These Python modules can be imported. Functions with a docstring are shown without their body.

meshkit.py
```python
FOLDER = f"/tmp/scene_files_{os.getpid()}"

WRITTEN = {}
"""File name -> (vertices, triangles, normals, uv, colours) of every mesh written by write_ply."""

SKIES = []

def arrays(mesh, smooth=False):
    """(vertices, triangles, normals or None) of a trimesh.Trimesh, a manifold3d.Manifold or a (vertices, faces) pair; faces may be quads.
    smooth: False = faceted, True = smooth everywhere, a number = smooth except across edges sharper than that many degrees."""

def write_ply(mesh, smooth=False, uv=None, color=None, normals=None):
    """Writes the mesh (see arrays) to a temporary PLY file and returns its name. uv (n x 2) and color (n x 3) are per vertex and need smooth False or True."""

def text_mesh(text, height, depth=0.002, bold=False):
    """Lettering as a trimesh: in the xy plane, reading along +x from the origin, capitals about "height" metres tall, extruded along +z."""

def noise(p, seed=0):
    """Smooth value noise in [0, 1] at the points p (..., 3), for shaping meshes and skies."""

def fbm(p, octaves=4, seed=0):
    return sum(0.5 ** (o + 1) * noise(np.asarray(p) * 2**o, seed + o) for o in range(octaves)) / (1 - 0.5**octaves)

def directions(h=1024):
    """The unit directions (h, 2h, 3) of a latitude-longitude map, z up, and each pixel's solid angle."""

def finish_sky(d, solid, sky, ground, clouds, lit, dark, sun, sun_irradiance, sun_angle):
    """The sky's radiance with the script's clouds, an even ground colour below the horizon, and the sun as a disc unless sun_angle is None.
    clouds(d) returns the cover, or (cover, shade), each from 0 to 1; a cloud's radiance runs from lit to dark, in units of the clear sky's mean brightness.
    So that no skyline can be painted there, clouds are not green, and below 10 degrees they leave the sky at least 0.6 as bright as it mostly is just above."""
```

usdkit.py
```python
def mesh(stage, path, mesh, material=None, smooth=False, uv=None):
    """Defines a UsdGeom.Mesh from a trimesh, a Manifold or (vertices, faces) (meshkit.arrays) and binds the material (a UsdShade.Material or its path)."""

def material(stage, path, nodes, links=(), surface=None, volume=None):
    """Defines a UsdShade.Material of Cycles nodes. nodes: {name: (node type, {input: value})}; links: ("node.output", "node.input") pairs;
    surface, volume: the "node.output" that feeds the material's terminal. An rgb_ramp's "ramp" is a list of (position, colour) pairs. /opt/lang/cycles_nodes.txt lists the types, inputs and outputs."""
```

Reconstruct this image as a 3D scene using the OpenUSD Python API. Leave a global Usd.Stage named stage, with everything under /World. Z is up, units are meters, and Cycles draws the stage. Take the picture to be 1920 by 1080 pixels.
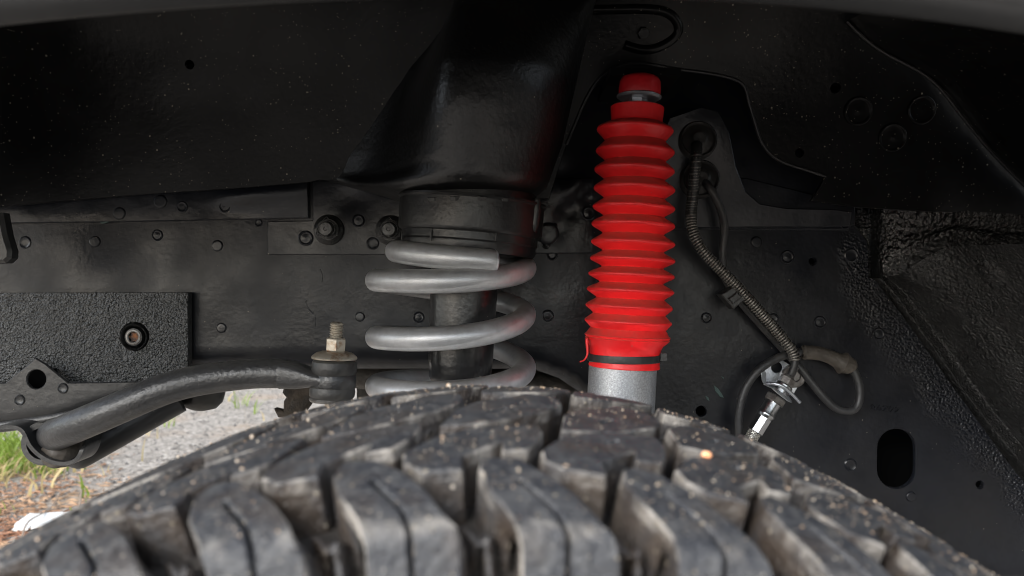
import math, random
import numpy as np
import trimesh
from scipy.spatial import Delaunay
from scipy.interpolate import PchipInterpolator, CubicSpline
import shapely
from shapely.geometry import Polygon, Point, LineString
import usdkit, meshkit
from meshkit import fbm, noise
from pxr import Usd, UsdGeom, UsdLux, UsdShade, Sdf, Gf, Vt

random.seed(7)
rng = np.random.default_rng(7)
stage = Usd.Stage.CreateInMemory()
UsdGeom.SetStageUpAxis(stage, UsdGeom.Tokens.z)
UsdGeom.SetStageMetersPerUnit(stage, 1.0)
UsdGeom.Xform.Define(stage, '/World')
UsdGeom.Scope.Define(stage, '/World/Looks')

# ------------------------------------------------------------------ camera, sky, sun, exposure
TYRE_R = 0.335
CAMZ, FPX = 0.825, 1493.0           # camera height (m); focal length in pixels of the 1920 px wide photograph
cam = UsdGeom.Camera.Define(stage, '/World/camera')
cam.AddTranslateOp().Set(Gf.Vec3d(0, 0, CAMZ))
cam.AddRotateXOp().Set(90.0)
cam.CreateHorizontalApertureAttr(36.0)
cam.CreateVerticalApertureAttr(20.25)
cam.CreateFocalLengthAttr(36.0 * FPX / 1920)
cam.CreateClippingRangeAttr(Gf.Vec2f(0.01, 500))
cam.CreateFStopAttr(10.0)
cam.CreateFocusDistanceAttr(0.70)
EXPOSURE = 2.45
cam.CreateExposureAttr(EXPOSURE)

SUN_EL, SUN_AZ = math.radians(30), math.radians(214)     # azimuth = atan2(x, y) of the direction to the sun: behind the camera, veiled by cloud
sd = np.array([math.cos(SUN_EL) * math.sin(SUN_AZ), math.cos(SUN_EL) * math.cos(SUN_AZ), math.sin(SUN_EL)])
usdkit.material(stage, '/World/Looks/sky', {
    's': ('sky_texture', {'sky_type': 'single_scattering', 'sun_disc': False, 'sun_elevation': SUN_EL, 'sun_rotation': SUN_AZ}),
    'h': ('hsv', {'saturation': 0.45, 'value': 1.15}),
    'tc': ('texture_coordinate', {}),
    'n': ('noise_texture', {'scale': 2.2, 'detail': 5.0, 'roughness': 0.55}),
    'mr': ('map_range', {'from_min': 0.3, 'from_max': 0.7, 'to_min': 0.75, 'to_max': 1.25}),
    'm': ('mix_color', {'blend_type': 'multiply', 'fac': 1.0, 'use_clamp': False}),
    'b': ('background_shader', {'strength': 0.06})},
    [('s.color', 'h.color'), ('tc.generated', 'n.vector'), ('n.fac', 'mr.value'), ('h.color', 'm.a'), ('mr.result', 'm.b'), ('m.result', 'b.color')], surface='b.background')
dome = UsdLux.DomeLight.Define(stage, '/World/sky')
UsdShade.MaterialBindingAPI.Apply(dome.GetPrim()).Bind(UsdShade.Material.Get(stage, '/World/Looks/sky'))
sun = UsdLux.DistantLight.Define(stage, '/World/sun')
sun.CreateIntensityAttr(0.30); sun.CreateAngleAttr(32.0); sun.CreateColorAttr(Gf.Vec3f(1.0, 0.995, 0.985))
sun.GetPrim().CreateAttribute('inputs:normalize', Sdf.ValueTypeNames.Bool).Set(True)
sun.AddTransformOp().Set(Gf.Matrix4d().SetRotate(Gf.Rotation(Gf.Vec3d(0, 0, 1), Gf.Vec3d(*map(float, sd)))))
dome.GetPrim().SetCustomDataByKey('kind', 'structure')

# ------------------------------------------------------------------ helpers: prims
used = {}
LOC = {}
def numbered(parent, name):
    k = (parent, name); n = used.get(k, 0); used[k] = n + 1
    return name if n == 0 else f'{name}_{n:03d}'
def tagp(p, label=None, cat=None, group=None, kind=None):
    for k, v in (('label', label), ('category', cat), ('group', group), ('kind', kind)):
        if v: p.SetCustomDataByKey(k, v)
    return p
def thing(name, label, cat, loc=(0, 0, 0), group=None, kind=None):
    path = '/World/' + numbered('/World', name)
    x = UsdGeom.Xform.Define(stage, path)
    x.AddTranslateOp().Set(Gf.Vec3d(*map(float, loc)))
    LOC[path] = np.array(loc, float)
    return tagp(x.GetPrim(), label, cat, group, kind)
def obj(name, mesh, m, parent=None, smooth=False, label=None, kind=None, prim=None):
    """one Mesh prim under parent (or /World); world coordinates in. mesh: (V, F) or trimesh or (V, F, {primvar: values})"""
    pp = str(parent.GetPath()) if parent is not None else '/World'
    path = pp + '/' + numbered(pp, name)
    loc = LOC.get(pp, np.zeros(3)); LOC[path] = loc
    pv = None
    if isinstance(mesh, tuple):
        if len(mesh) == 3: pv = mesh[2]
        V, F = np.asarray(mesh[0], float), np.asarray(mesh[1], int)
        if F.shape[1] == 4: F = np.vstack([F[:, [0, 1, 2]], F[:, [0, 2, 3]]])
    else:
        V, F = np.array(mesh.vertices, float), np.array(mesh.faces)
    mm = usdkit.mesh(stage, path, (V - loc, F), '/World/Looks/' + m, smooth=smooth)
    if pv:
        for k, val in pv.items():
            UsdGeom.PrimvarsAPI(mm).CreatePrimvar(k, Sdf.ValueTypeNames.FloatArray, 'vertex').Set(Vt.FloatArray.FromNumpy(np.asarray(val, np.float32)))
    return tagp(mm.GetPrim(), label, kind=kind)
def single(name, mesh, m, label, cat=None, group=None, kind=None, smooth=False):
    return tagp(obj(name, mesh, m, None, smooth), label, cat, group, kind)

# ------------------------------------------------------------------ helpers: geometry
def at(px, py, y):
    """the point of the place that lies y metres in front of the camera plane at that pixel of the photograph (for measuring off the photo)"""
    return np.array([(px - 960) / FPX * y, y, CAMZ - (py - 540) / FPX * y])
def mm(px, y): return px / FPX * y
def cat(meshes):
    V, F, n = [], [], 0
    P = {}
    for m in meshes:
        v, f = (np.asarray(m[0], float), np.asarray(m[1], int)) if isinstance(m, tuple) else (np.array(m.vertices), np.array(m.faces))
        if f.shape[1] == 4: f = np.vstack([f[:, [0, 1, 2]], f[:, [0, 2, 3]]])
        V.append(v); F.append(f + n); n += len(v)
    return np.vstack(V), np.vstack(F)
def frame_of(d):
    d = np.asarray(d, float) / np.linalg.norm(d)
    a = np.array([0, 0, 1.0]) if abs(d[2]) < 0.9 else np.array([1.0, 0, 0])
    u = np.cross(a, d); u /= np.linalg.norm(u)
    return u, np.cross(d, u), d
def rings(C, R, N=None, seg=24, cap=True, shape=None):
    """a tube through centres C with radii R (scalar or array); ring orientation from path tangents (parallel transport). shape(i, ang) scales the radius."""
    C = np.asarray(C, float); n = len(C); R = np.broadcast_to(np.asarray(R, float), (n,))
    T = np.gradient(C, axis=0) if N is None else np.broadcast_to(np.asarray(N, float), C.shape)
    ln = np.linalg.norm(T, axis=1, keepdims=True); 
    for i in range(n):
        if ln[i] < 1e-12: T[i] = T[i - 1]; ln[i] = ln[i - 1]
    T = T / ln
    u, v, _ = frame_of(T[0])
    a = np.linspace(0, 2 * np.pi, seg, endpoint=False)
    V = np.empty((n, seg, 3))
    for i in range(n):
        u = u - T[i] * (u @ T[i]); u /= np.linalg.norm(u); v = np.cross(T[i], u)
        s = 1.0 if shape is None else shape(i, a)
        V[i] = C[i] + ((R[i] * s) * np.cos(a))[:, None] * u + ((R[i] * s) * np.sin(a))[:, None] * v
    V = V.reshape(-1, 3)
    i, j = np.meshgrid(np.arange(n - 1), np.arange(seg), indexing='ij'); k = (j + 1) % seg
    F = np.stack([i * seg + j, i * seg + k, (i + 1) * seg + k, (i + 1) * seg + j], -1).reshape(-1, 4)
    F = np.vstack([F[:, [0, 1, 2]], F[:, [0, 2, 3]]])
    if cap:
        V = np.vstack([V, C[:1], C[-1:]])
        j = np.arange(seg); k = (j + 1) % seg; b = len(V) - 2
        F = np.vstack([F, np.stack([np.full(seg, b), k, j], 1), np.stack([np.full(seg, b + 1), (n - 1) * seg + j, (n - 1) * seg + k], 1)])
    return V, F
def lathe(prof, o, d, seg=32):
    """prof: (radius, distance along d from o); ends at radius 0 close it"""
    prof = np.asarray(prof, float); u, v, d = frame_of(d); o = np.asarray(o, float)
    a = np.linspace(0, 2 * np.pi, seg, endpoint=False)
    ring = np.cos(a)[:, None] * u + np.sin(a)[:, None] * v
    V = (o + prof[:, None, 1:2] * d + prof[:, None, 0:1] * ring[None]).reshape(-1, 3)
    n = len(prof); i, j = np.meshgrid(np.arange(n - 1), np.arange(seg), indexing='ij'); k = (j + 1) % seg
    F = np.stack([i * seg + j, i * seg + k, (i + 1) * seg + k, (i + 1) * seg + j], -1).reshape(-1, 4)
    return V, np.vstack([F[:, [0, 1, 2]], F[:, [0, 2, 3]]])
def spline(pts, n):
    pts = np.asarray(pts, float); t = np.r_[0, np.cumsum(np.linalg.norm(np.diff(pts[:, :3], axis=0), axis=1))]
    cs = CubicSpline(t, pts, bc_type='natural')
    return cs(np.linspace(0, t[-1], n))
def grid(P):
    """P (n, m, 3) -> mesh"""
    n, m = P.shape[:2]
    i, j = np.meshgrid(np.arange(n - 1), np.arange(m - 1), indexing='ij')
    F = np.stack([i * m + j, i * m + j + 1, (i + 1) * m + j + 1, (i + 1) * m + j], -1).reshape(-1, 4)
    return P.reshape(-1, 3), np.vstack([F[:, [0, 1, 2]], F[:, [0, 2, 3]]])
def hexprism(o, d, af, h, ch=0.0012, spin=0.0, seg=6):
    u, v, d = frame_of(d); o = np.asarray(o, float); r = af / math.sqrt(3)
    a = np.arange(seg) * 2 * np.pi / seg + spin
    ring = np.cos(a)[:, None] * u + np.sin(a)[:, None] * v
    L = [(r * 0.9, 0), (r, ch), (r, h - ch), (r * 0.9, h), (0.0001, h)]
    V = np.vstack([[o[None]] [0]] + [o + d * t + ring * q for q, t in L])
    F = [[0, 1 + (j + 1) % seg, 1 + j] for j in range(seg)]
    for i in range(len(L) - 1):
        for j in range(seg):
            a0, a1 = 1 + i * seg + j, 1 + i * seg + (j + 1) % seg
            F += [[a0, a1, a1 + seg], [a0, a1 + seg, a0 + seg]]
    return V, np.array(F)
LAST = [None]
def slab(poly, step, layers, fn):
    """poly (metres) triangulated with points about step apart; layers [(outward offset, height)], the first is the top face. fn(xy, h) -> xyz. Each strip has its own vertices."""
    poly = poly.buffer(0)
    pts = []
    for r in [poly.exterior, *poly.interiors]:
        q = np.array(shapely.segmentize(r, step * 0.7).coords)[:-1]; pts.append(q)
    bpts = np.vstack(pts)
    x0, y0, x1, y1 = poly.bounds
    gx, gy = np.meshgrid(np.arange(x0, x1, step), np.arange(y0, y1, step * 0.87)); gx[1::2] += step / 2
    g = np.c_[gx.ravel(), gy.ravel()]
    if len(g):
        inn = poly.buffer(-step * 0.45)
        g = g[shapely.contains_xy(inn, g[:, 0], g[:, 1])]
    P = np.vstack([bpts, g])
    T = Delaunay(P).simplices
    c = P[T].mean(1)
    ar = np.cross(P[T[:, 1]] - P[T[:, 0]], P[T[:, 2]] - P[T[:, 0]])
    T = np.where(ar[:, None] < 0, T[:, ::-1], T)
    T = T[shapely.contains_xy(poly, c[:, 0], c[:, 1]) & (abs(ar) > 1e-13)]
    E = np.vstack([T[:, [0, 1]], T[:, [1, 2]], T[:, [2, 0]]])
    key = {}
    for a, b in E: key[(a, b)] = 1
    B = np.array([(a, b) for a, b in E if (b, a) not in key])
    N = np.zeros_like(P)
    d = P[B[:, 1]] - P[B[:, 0]]; nn = np.c_[d[:, 1], -d[:, 0]]; nn /= np.maximum(np.linalg.norm(nn, axis=1, keepdims=True), 1e-12)
    np.add.at(N, B[:, 0], nn); np.add.at(N, B[:, 1], nn)
    L = np.linalg.norm(N, axis=1, keepdims=True); N = np.where(L > 1e-9, N / np.maximum(L, 1e-9), 0)
    # side vertices: shared along smooth runs of the outline, split where it turns a corner
    nxt = {int(a): i for i, (a, b) in enumerate(B)}; corner = set()
    for i, (a, b) in enumerate(B):
        j = nxt.get(int(b))
        if j is not None and nn[i] @ nn[j] < .82: corner.add(int(b))
    own, idx = [], {}
    def vid(v, e):
        key2 = (int(v), e) if int(v) in corner else int(v)
        if key2 not in idx: idx[key2] = len(own); own.append(int(v))
        return idx[key2]
    ia = np.array([vid(a, i) for i, (a, b) in enumerate(B)]); ib = np.array([vid(b, i) for i, (a, b) in enumerate(B)]); own = np.array(own); m = len(own)
    Vs, Fs, tag, n = [fn(P + N * layers[0][0], np.full(len(P), layers[0][1]))], [T], [np.zeros(len(P))], len(P)
    for k in range(len(layers) - 1):
        (oa, ha), (ob, hb) = layers[k], layers[k + 1]
        Vs += [fn(P[own] + N[own] * oa, np.full(m, ha)), fn(P[own] + N[own] * ob, np.full(m, hb))]
        a, b = ia + n, ib + n
        Fs.append(np.vstack([np.c_[a, a + m, b + m], np.c_[a, b + m, b]])); tag.append(np.full(2 * m, k + 1.0)); n += 2 * m
    LAST[0] = np.vstack([P] + [P[own]] * (2 * (len(layers) - 1)))
    return np.vstack(Vs), np.vstack(Fs), np.concatenate(tag)
def pxpoly(pts, y): return Polygon([at(a, b, y)[[0, 2]] for a, b in pts])
def plate(poly, y, t=0.002, bev=0.0006, step=0.012, shape=None, drop=0.0):
    """a sheet facing the camera side: poly in (x, z), front face at depth y, thickness t; shape(x, z) moves it along y"""
    def fn(p, h):
        yy = y - h + (shape(p[:, 0], p[:, 1]) if shape else 0)
        return np.c_[p[:, 0], yy, p[:, 1]]
    V, F, tag = slab(poly, step, [(-bev, 0), (0, -bev), (0, -t)], fn)
    return V, F
def box(c, s):
    b = trimesh.creation.box(s); b.apply_translation(c); return b
def circ(px, py, rpx, y, n=24):
    c = at(px, py, y); r = mm(rpx, y); a = np.linspace(0, 2 * np.pi, n, endpoint=False)
    return Polygon(np.c_[c[0] + r * np.cos(a), c[2] + r * np.sin(a)])

# ------------------------------------------------------------------ materials
def M(name, base, rough=0.5, metal=0.0, var=None, bump=None, bump2=None, specks=None, dust=None, coat=0.0, spec=0.5, mask=None, rvar=None, mask2=None):
    """var (scale, colour2, lo, hi): noise blend; bump (scale, metres[, detail]); bump2 the same, voronoi; specks (scale, size, share, colour): tiny dirt spots;
    dust (colour, lo, hi, scale): settled on faces that look up, broken by noise; mask (primvar, colour): blend by a per-vertex wear value"""
    n = {'tc': ('texture_coordinate', {}), 'p': ('principled_bsdf', {'roughness': rough, 'metallic': metal, 'specular_ior_level': spec, 'coat_weight': coat, 'coat_roughness': 0.15})}
    l = []
    n['c0'] = ('color', {'value': base}); cur = 'c0.color'
    if var:
        n['vn'] = ('noise_texture', {'scale': var[0], 'detail': 6.0, 'roughness': 0.6}); l.append(('tc.object', 'vn.vector'))
        n['vr'] = ('map_range', {'from_min': var[2], 'from_max': var[3], 'clamp': True}); l.append(('vn.fac', 'vr.value'))
        n['vm'] = ('mix_color', {'b': var[1]}); l += [('vr.result', 'vm.fac'), (cur, 'vm.a')]; cur = 'vm.result'
    if mask:
        n['at'] = ('attribute', {'attribute': mask[0]})
        n['mn'] = ('noise_texture', {'scale': mask[2], 'detail': 4.0}); l.append(('tc.object', 'mn.vector'))
        n['mq'] = ('map_range', {'from_min': 0.35, 'from_max': 0.6, 'to_min': 0.25, 'to_max': 1.0}); l.append(('mn.fac', 'mq.value'))
        n['mx'] = ('math', {'math_type': 'multiply', 'use_clamp': True}); l += [('at.fac', 'mx.value1'), ('mq.result', 'mx.value2')]
        n['mm'] = ('mix_color', {'b': mask[1]}); l += [('mx.value', 'mm.fac'), (cur, 'mm.a')]; cur = 'mm.result'
    if mask2:
        n['at2'] = ('attribute', {'attribute': mask2[0]})
        n['mn2'] = ('noise_texture', {'scale': mask2[2], 'detail': 5.0}); l.append(('tc.object', 'mn2.vector'))
        n['mq2'] = ('map_range', {'from_min': 0.46, 'from_max': 0.66, 'to_min': 0.0, 'to_max': 1.0, 'clamp': True}); l.append(('mn2.fac', 'mq2.value'))
        n['mx2'] = ('math', {'math_type': 'multiply', 'use_clamp': True}); l += [('at2.fac', 'mx2.value1'), ('mq2.result', 'mx2.value2')]
        n['mm2'] = ('mix_color', {'b': mask2[1]}); l += [('mx2.value', 'mm2.fac'), (cur, 'mm2.a')]; cur = 'mm2.result'
    if dust:
        n['g'] = ('geometry', {}); n['sx'] = ('separate_xyz', {}); l.append(('g.normal', 'sx.vector'))
        n['dn'] = ('noise_texture', {'scale': dust[3], 'detail': 5.0, 'roughness': 0.65}); l.append(('tc.object', 'dn.vector'))
        n['da'] = ('math', {'math_type': 'multiply_add', 'value2': 0.9, 'value3': -0.45}); l.append(('dn.fac', 'da.value1'))
        n['ds'] = ('math', {'math_type': 'add'}); l += [('sx.z', 'ds.value1'), ('da.value', 'ds.value2')]
        n['dr'] = ('map_range', {'from_min': dust[1], 'from_max': dust[2], 'to_max': dust[4] if len(dust) > 4 else 0.8, 'clamp': True}); l.append(('ds.value', 'dr.value'))
        n['dm'] = ('mix_color', {'b': dust[0]}); l += [('dr.result', 'dm.fac'), (cur, 'dm.a')]; cur = 'dm.result'
    if specks:
        for q, (sc, size, share, col) in enumerate(specks):
            n[f's{q}'] = ('voronoi_texture', {'scale': sc, 'feature': 'f1'}); l.append(('tc.object', f's{q}.vector'))
            n[f'sc{q}'] = ('separate_color', {}); l.append((f's{q}.color', f'sc{q}.color'))
            n[f'sq{q}'] = ('math', {'math_type': 'multiply', 'value2': size / share}); l.append((f'sc{q}.r', f'sq{q}.value1'))
            n[f'sw{q}'] = ('math', {'math_type': 'subtract', 'value1': size}); l.append((f'sq{q}.value', f'sw{q}.value2'))
            n[f'st{q}'] = ('math', {'math_type': 'less_than'}); l += [(f's{q}.distance', f'st{q}.value1'), (f'sw{q}.value', f'st{q}.value2')]
            n[f'sm{q}'] = ('mix_color', {'b': col}); l += [(f'st{q}.value', f'sm{q}.fac'), (cur, f'sm{q}.a')]; cur = f'sm{q}.result'
    l.append((cur, 'p.base_color'))
    if rvar:
        n['rn'] = ('noise_texture', {'scale': rvar[0], 'detail': 4.0}); l.append(('tc.object', 'rn.vector'))
        n['rr'] = ('map_range', {'from_min': 0.35, 'from_max': 0.65, 'to_min': rvar[1], 'to_max': rvar[2], 'clamp': True}); l += [('rn.fac', 'rr.value'), ('rr.result', 'p.roughness')]
    nor = None
    for q, b in enumerate([bump, bump2]):
        if not b: continue
        kind = 'noise_texture' if q == 0 else 'voronoi_texture'
        n[f'b{q}'] = (kind, {'scale': b[0], 'detail': b[2] if len(b) > 2 else 3.0}) if q == 0 else (kind, {'scale': b[0], 'feature': 'smooth_f1'})
        l.append(('tc.object', f'b{q}.vector'))
        h = f'b{q}.fac' if q == 0 else f'b{q}.distance'
        if len(b) > 3:       # the relief fades with a per-vertex value
            n[f'ba{q}'] = ('attribute', {'attribute': b[3]})
            n[f'bm{q}'] = ('math', {'math_type': 'multiply'}); l += [(h, f'bm{q}.value1'), (f'ba{q}.fac', f'bm{q}.value2')]; h = f'bm{q}.value'
        n[f'bb{q}'] = ('bump', {'distance': b[1], 'strength': 1.0}); l.append((h, f'bb{q}.height'))
        if nor: l.append((nor, f'bb{q}.normal'))
        nor = f'bb{q}.normal'
    if nor: l.append((nor, 'p.normal'))
    usdkit.material(stage, '/World/Looks/' + name, n, l, surface='p.BSDF')

DUSTSPOT = (0.22, 0.20, 0.16)
M('chassis_paint', (0.0085, 0.0098, 0.0135), 0.42, var=(9, (0.0115, 0.0115, 0.0125), 0.4, 0.75), bump=(170, 0.00032, 6.0), bump2=(420, 0.0024, 0, 'tex'), specks=[(230, 0.13, 0.10, DUSTSPOT)], rvar=(22, 0.26, 0.42), spec=0.30)
M('chassis_paint_plain', (0.0085, 0.0098, 0.0135), 0.40, var=(9, (0.0115, 0.0115, 0.0125), 0.4, 0.75), bump=(170, 0.00035, 6.0), specks=[(230, 0.13, 0.10, DUSTSPOT)], rvar=(22, 0.22, 0.38), spec=0.40)
M('wing_paint', (0.0042, 0.0043, 0.0047), 0.36, var=(12, (0.007, 0.0068, 0.0066), 0.4, 0.8), bump=(190, 0.00022, 4.0), specks=[(170, 0.17, 0.22, DUSTSPOT), (420, 0.24, 0.22, DUSTSPOT), (90, 0.09, 0.12, DUSTSPOT)], rvar=(10, 0.24, 0.38), spec=0.20)
M('tower_paint', (0.0045, 0.0045, 0.0048), 0.36, bump=(230, 0.0005, 4.0), specks=[(170, 0.14, 0.10, DUSTSPOT), (420, 0.18, 0.06, DUSTSPOT)], rvar=(12, 0.34, 0.42), spec=0.7)
M('undercoat', (0.009, 0.009, 0.009), 0.30, bump=(320, 0.0032, 4.0), bump2=(420, 0.0012), specks=[(240, 0.18, 0.14, (0.16, 0.15, 0.12))], rvar=(30, 0.12, 0.4), spec=0.7)
M('undercoat_coarse', (0.010, 0.010, 0.010), 0.17, bump=(190, 0.0055, 3.0), bump2=(250, 0.002), spec=1.0)
M('rough_plate', (0.013, 0.0135, 0.0132), 0.3, bump=(480, 0.0024, 3.0), bump2=(520, 0.0012), rvar=(20, 0.18, 0.34), spec=0.75)
M('bracket_paint', (0.022, 0.022, 0.0225), 0.36, var=(14, (0.032, 0.032, 0.032), 0.45, 0.75), bump=(110, 0.0006, 4.0), specks=[(260, 0.12, 0.08, DUSTSPOT)])
M('bar_paint', (0.020, 0.020, 0.021), 0.33, var=(26, (0.040, 0.038, 0.036), 0.5, 0.75), bump=(240, 0.0007, 5.0), rvar=(18, 0.32, 0.46), spec=0.6, dust=((0.085, 0.08, 0.07), 0.5, 1.3, 30, 0.5))
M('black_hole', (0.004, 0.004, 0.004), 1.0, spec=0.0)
M('bolt_black', (0.005, 0.005, 0.005), 0.30, bump=(300, 0.0005), rvar=(60, 0.25, 0.5))
M('bolt_grey', (0.10, 0.10, 0.10), 0.38, metal=0.3, var=(120, (0.05, 0.05, 0.05), 0.4, 0.6), bump=(400, 0.0004))
M('rubber', (0.026, 0.025, 0.024), 0.48, var=(40, (0.05, 0.047, 0.043), 0.45, 0.75), bump=(300, 0.0004), dust=((0.13, 0.12, 0.10), 0.55, 1.2, 60, 0.5))
M('cup_rubber', (0.008, 0.008, 0.0085), 0.36, var=(30, (0.012, 0.012, 0.012), 0.45, 0.75), bump=(200, 0.0004), specks=[(330, 0.16, 0.10, (0.12, 0.11, 0.09))], rvar=(30, 0.30, 0.36), spec=0.45)
M('cable_rubber', (0.030, 0.030, 0.031), 0.42, var=(60, (0.06, 0.058, 0.055), 0.5, 0.75), bump=(300, 0.0003))
M('sleeve_rubber', (0.075, 0.064, 0.052), 0.6, var=(70, (0.05, 0.042, 0.035), 0.4, 0.7), bump=(260, 0.0006))
M('spring_paint', (0.46, 0.465, 0.48), 0.38, metal=0.5, var=(160, (0.40, 0.40, 0.41), 0.4, 0.7), bump=(900, 0.00015), dust=((0.15, 0.14, 0.125), 0.25, 1.05, 45, 0.85))
M('damper_can', (0.010, 0.010, 0.0105), 0.28, bump=(230, 0.00025), specks=[(330, 0.14, 0.08, DUSTSPOT)], rvar=(30, 0.20, 0.34), spec=0.6)
M('red_rubber', (0.90, 0.018, 0.022), 0.38, var=(25, (0.80, 0.020, 0.022), 0.4, 0.7), bump=(350, 0.00025), dust=((0.30, 0.085, 0.06), 0.15, 1.0, 60, 0.75), specks=[(240, 0.10, 0.05, (0.45, 0.25, 0.20))])
M('red_bushing', (0.55, 0.012, 0.018), 0.42, bump=(350, 0.0003))
M('galvanised', (0.36, 0.37, 0.385), 0.42, metal=0.7, var=(700, (0.50, 0.51, 0.53), 0.45, 0.62), bump=(900, 0.0003), rvar=(500, 0.32, 0.5))
M('zinc', (0.66, 0.69, 0.72), 0.36, metal=0.85, var=(60, (0.45, 0.48, 0.55), 0.45, 0.7), bump=(260, 0.0003))
M('chrome', (0.38, 0.39, 0.40), 0.26, metal=1.0, bump=(200, 0.0002))
M('steel_dull', (0.22, 0.21, 0.20), 0.42, metal=0.7, var=(120, (0.12, 0.11, 0.10), 0.4, 0.65), bump=(350, 0.0004))
M('steel_rusty', (0.40, 0.36, 0.30), 0.42, metal=0.65, var=(150, (0.22, 0.12, 0.06), 0.5, 0.66), bump=(350, 0.0004), dust=((0.24, 0.18, 0.12), 0.5, 1.2, 90, 0.7))
M('rust', (0.28, 0.10, 0.03), 0.75, var=(250, (0.08, 0.05, 0.04), 0.4, 0.6), bump=(400, 0.0006))
M('armour_wire', (0.26, 0.245, 0.225), 0.36, metal=0.75, var=(90, (0.12, 0.11, 0.10), 0.45, 0.7))
M('braid', (0.55, 0.54, 0.50), 0.3, metal=0.9)
M('plastic_black', (0.022, 0.022, 0.022), 0.38, bump=(200, 0.0003))
M('tread_rubber', (0.019, 0.020, 0.0235), 0.56, var=(170, (0.052, 0.052, 0.053), 0.42, 0.66), bump=(380, 0.0014, 7.0), specks=[(420, 0.30, 0.3, (0.17, 0.145, 0.11)), (230, 0.17, 0.18, (0.34, 0.30, 0.25)), (900, 0.3, 0.3, (0.13, 0.12, 0.105))], mask=('dust', (0.034, 0.0245, 0.018), 90), mask2=('edge', (0.23, 0.21, 0.185), 60), spec=0.4)
M('carcass_rubber', (0.018, 0.015, 0.012), 0.8, var=(60, (0.030, 0.024, 0.019), 0.4, 0.7), bump=(300, 0.001))
M('body_paint', (0.010, 0.010, 0.0104), 0.42, bump=(60, 0.0004))
M('rim_paint', (0.30, 0.30, 0.31), 0.35, metal=0.6)
M('gearbox_metal', (0.070, 0.062, 0.054), 0.6, var=(20, (0.035, 0.032, 0.03), 0.4, 0.7), bump=(120, 0.002))
M('rusty_bracket', (0.060, 0.045, 0.032), 0.8, var=(60, (0.02, 0.018, 0.015), 0.4, 0.65), bump=(150, 0.002))
M('grit', (0.30, 0.255, 0.20), 0.4, var=(420, (0.30, 0.19, 0.11), 0.45, 0.6))
M('orange_stone', (0.75, 0.27, 0.10), 0.6, var=(300, (0.80, 0.50, 0.30), 0.4, 0.7))
M('litter_white', (0.62, 0.62, 0.60), 0.6)
M('teal_paint', (0.05, 0.09, 0.08), 0.5)
M('leaf_brown', (0.23, 0.105, 0.055), 0.8, var=(3, (0.30, 0.19, 0.11), 0.4, 0.6))
M('twig', (0.20, 0.15, 0.11), 0.85)
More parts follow.
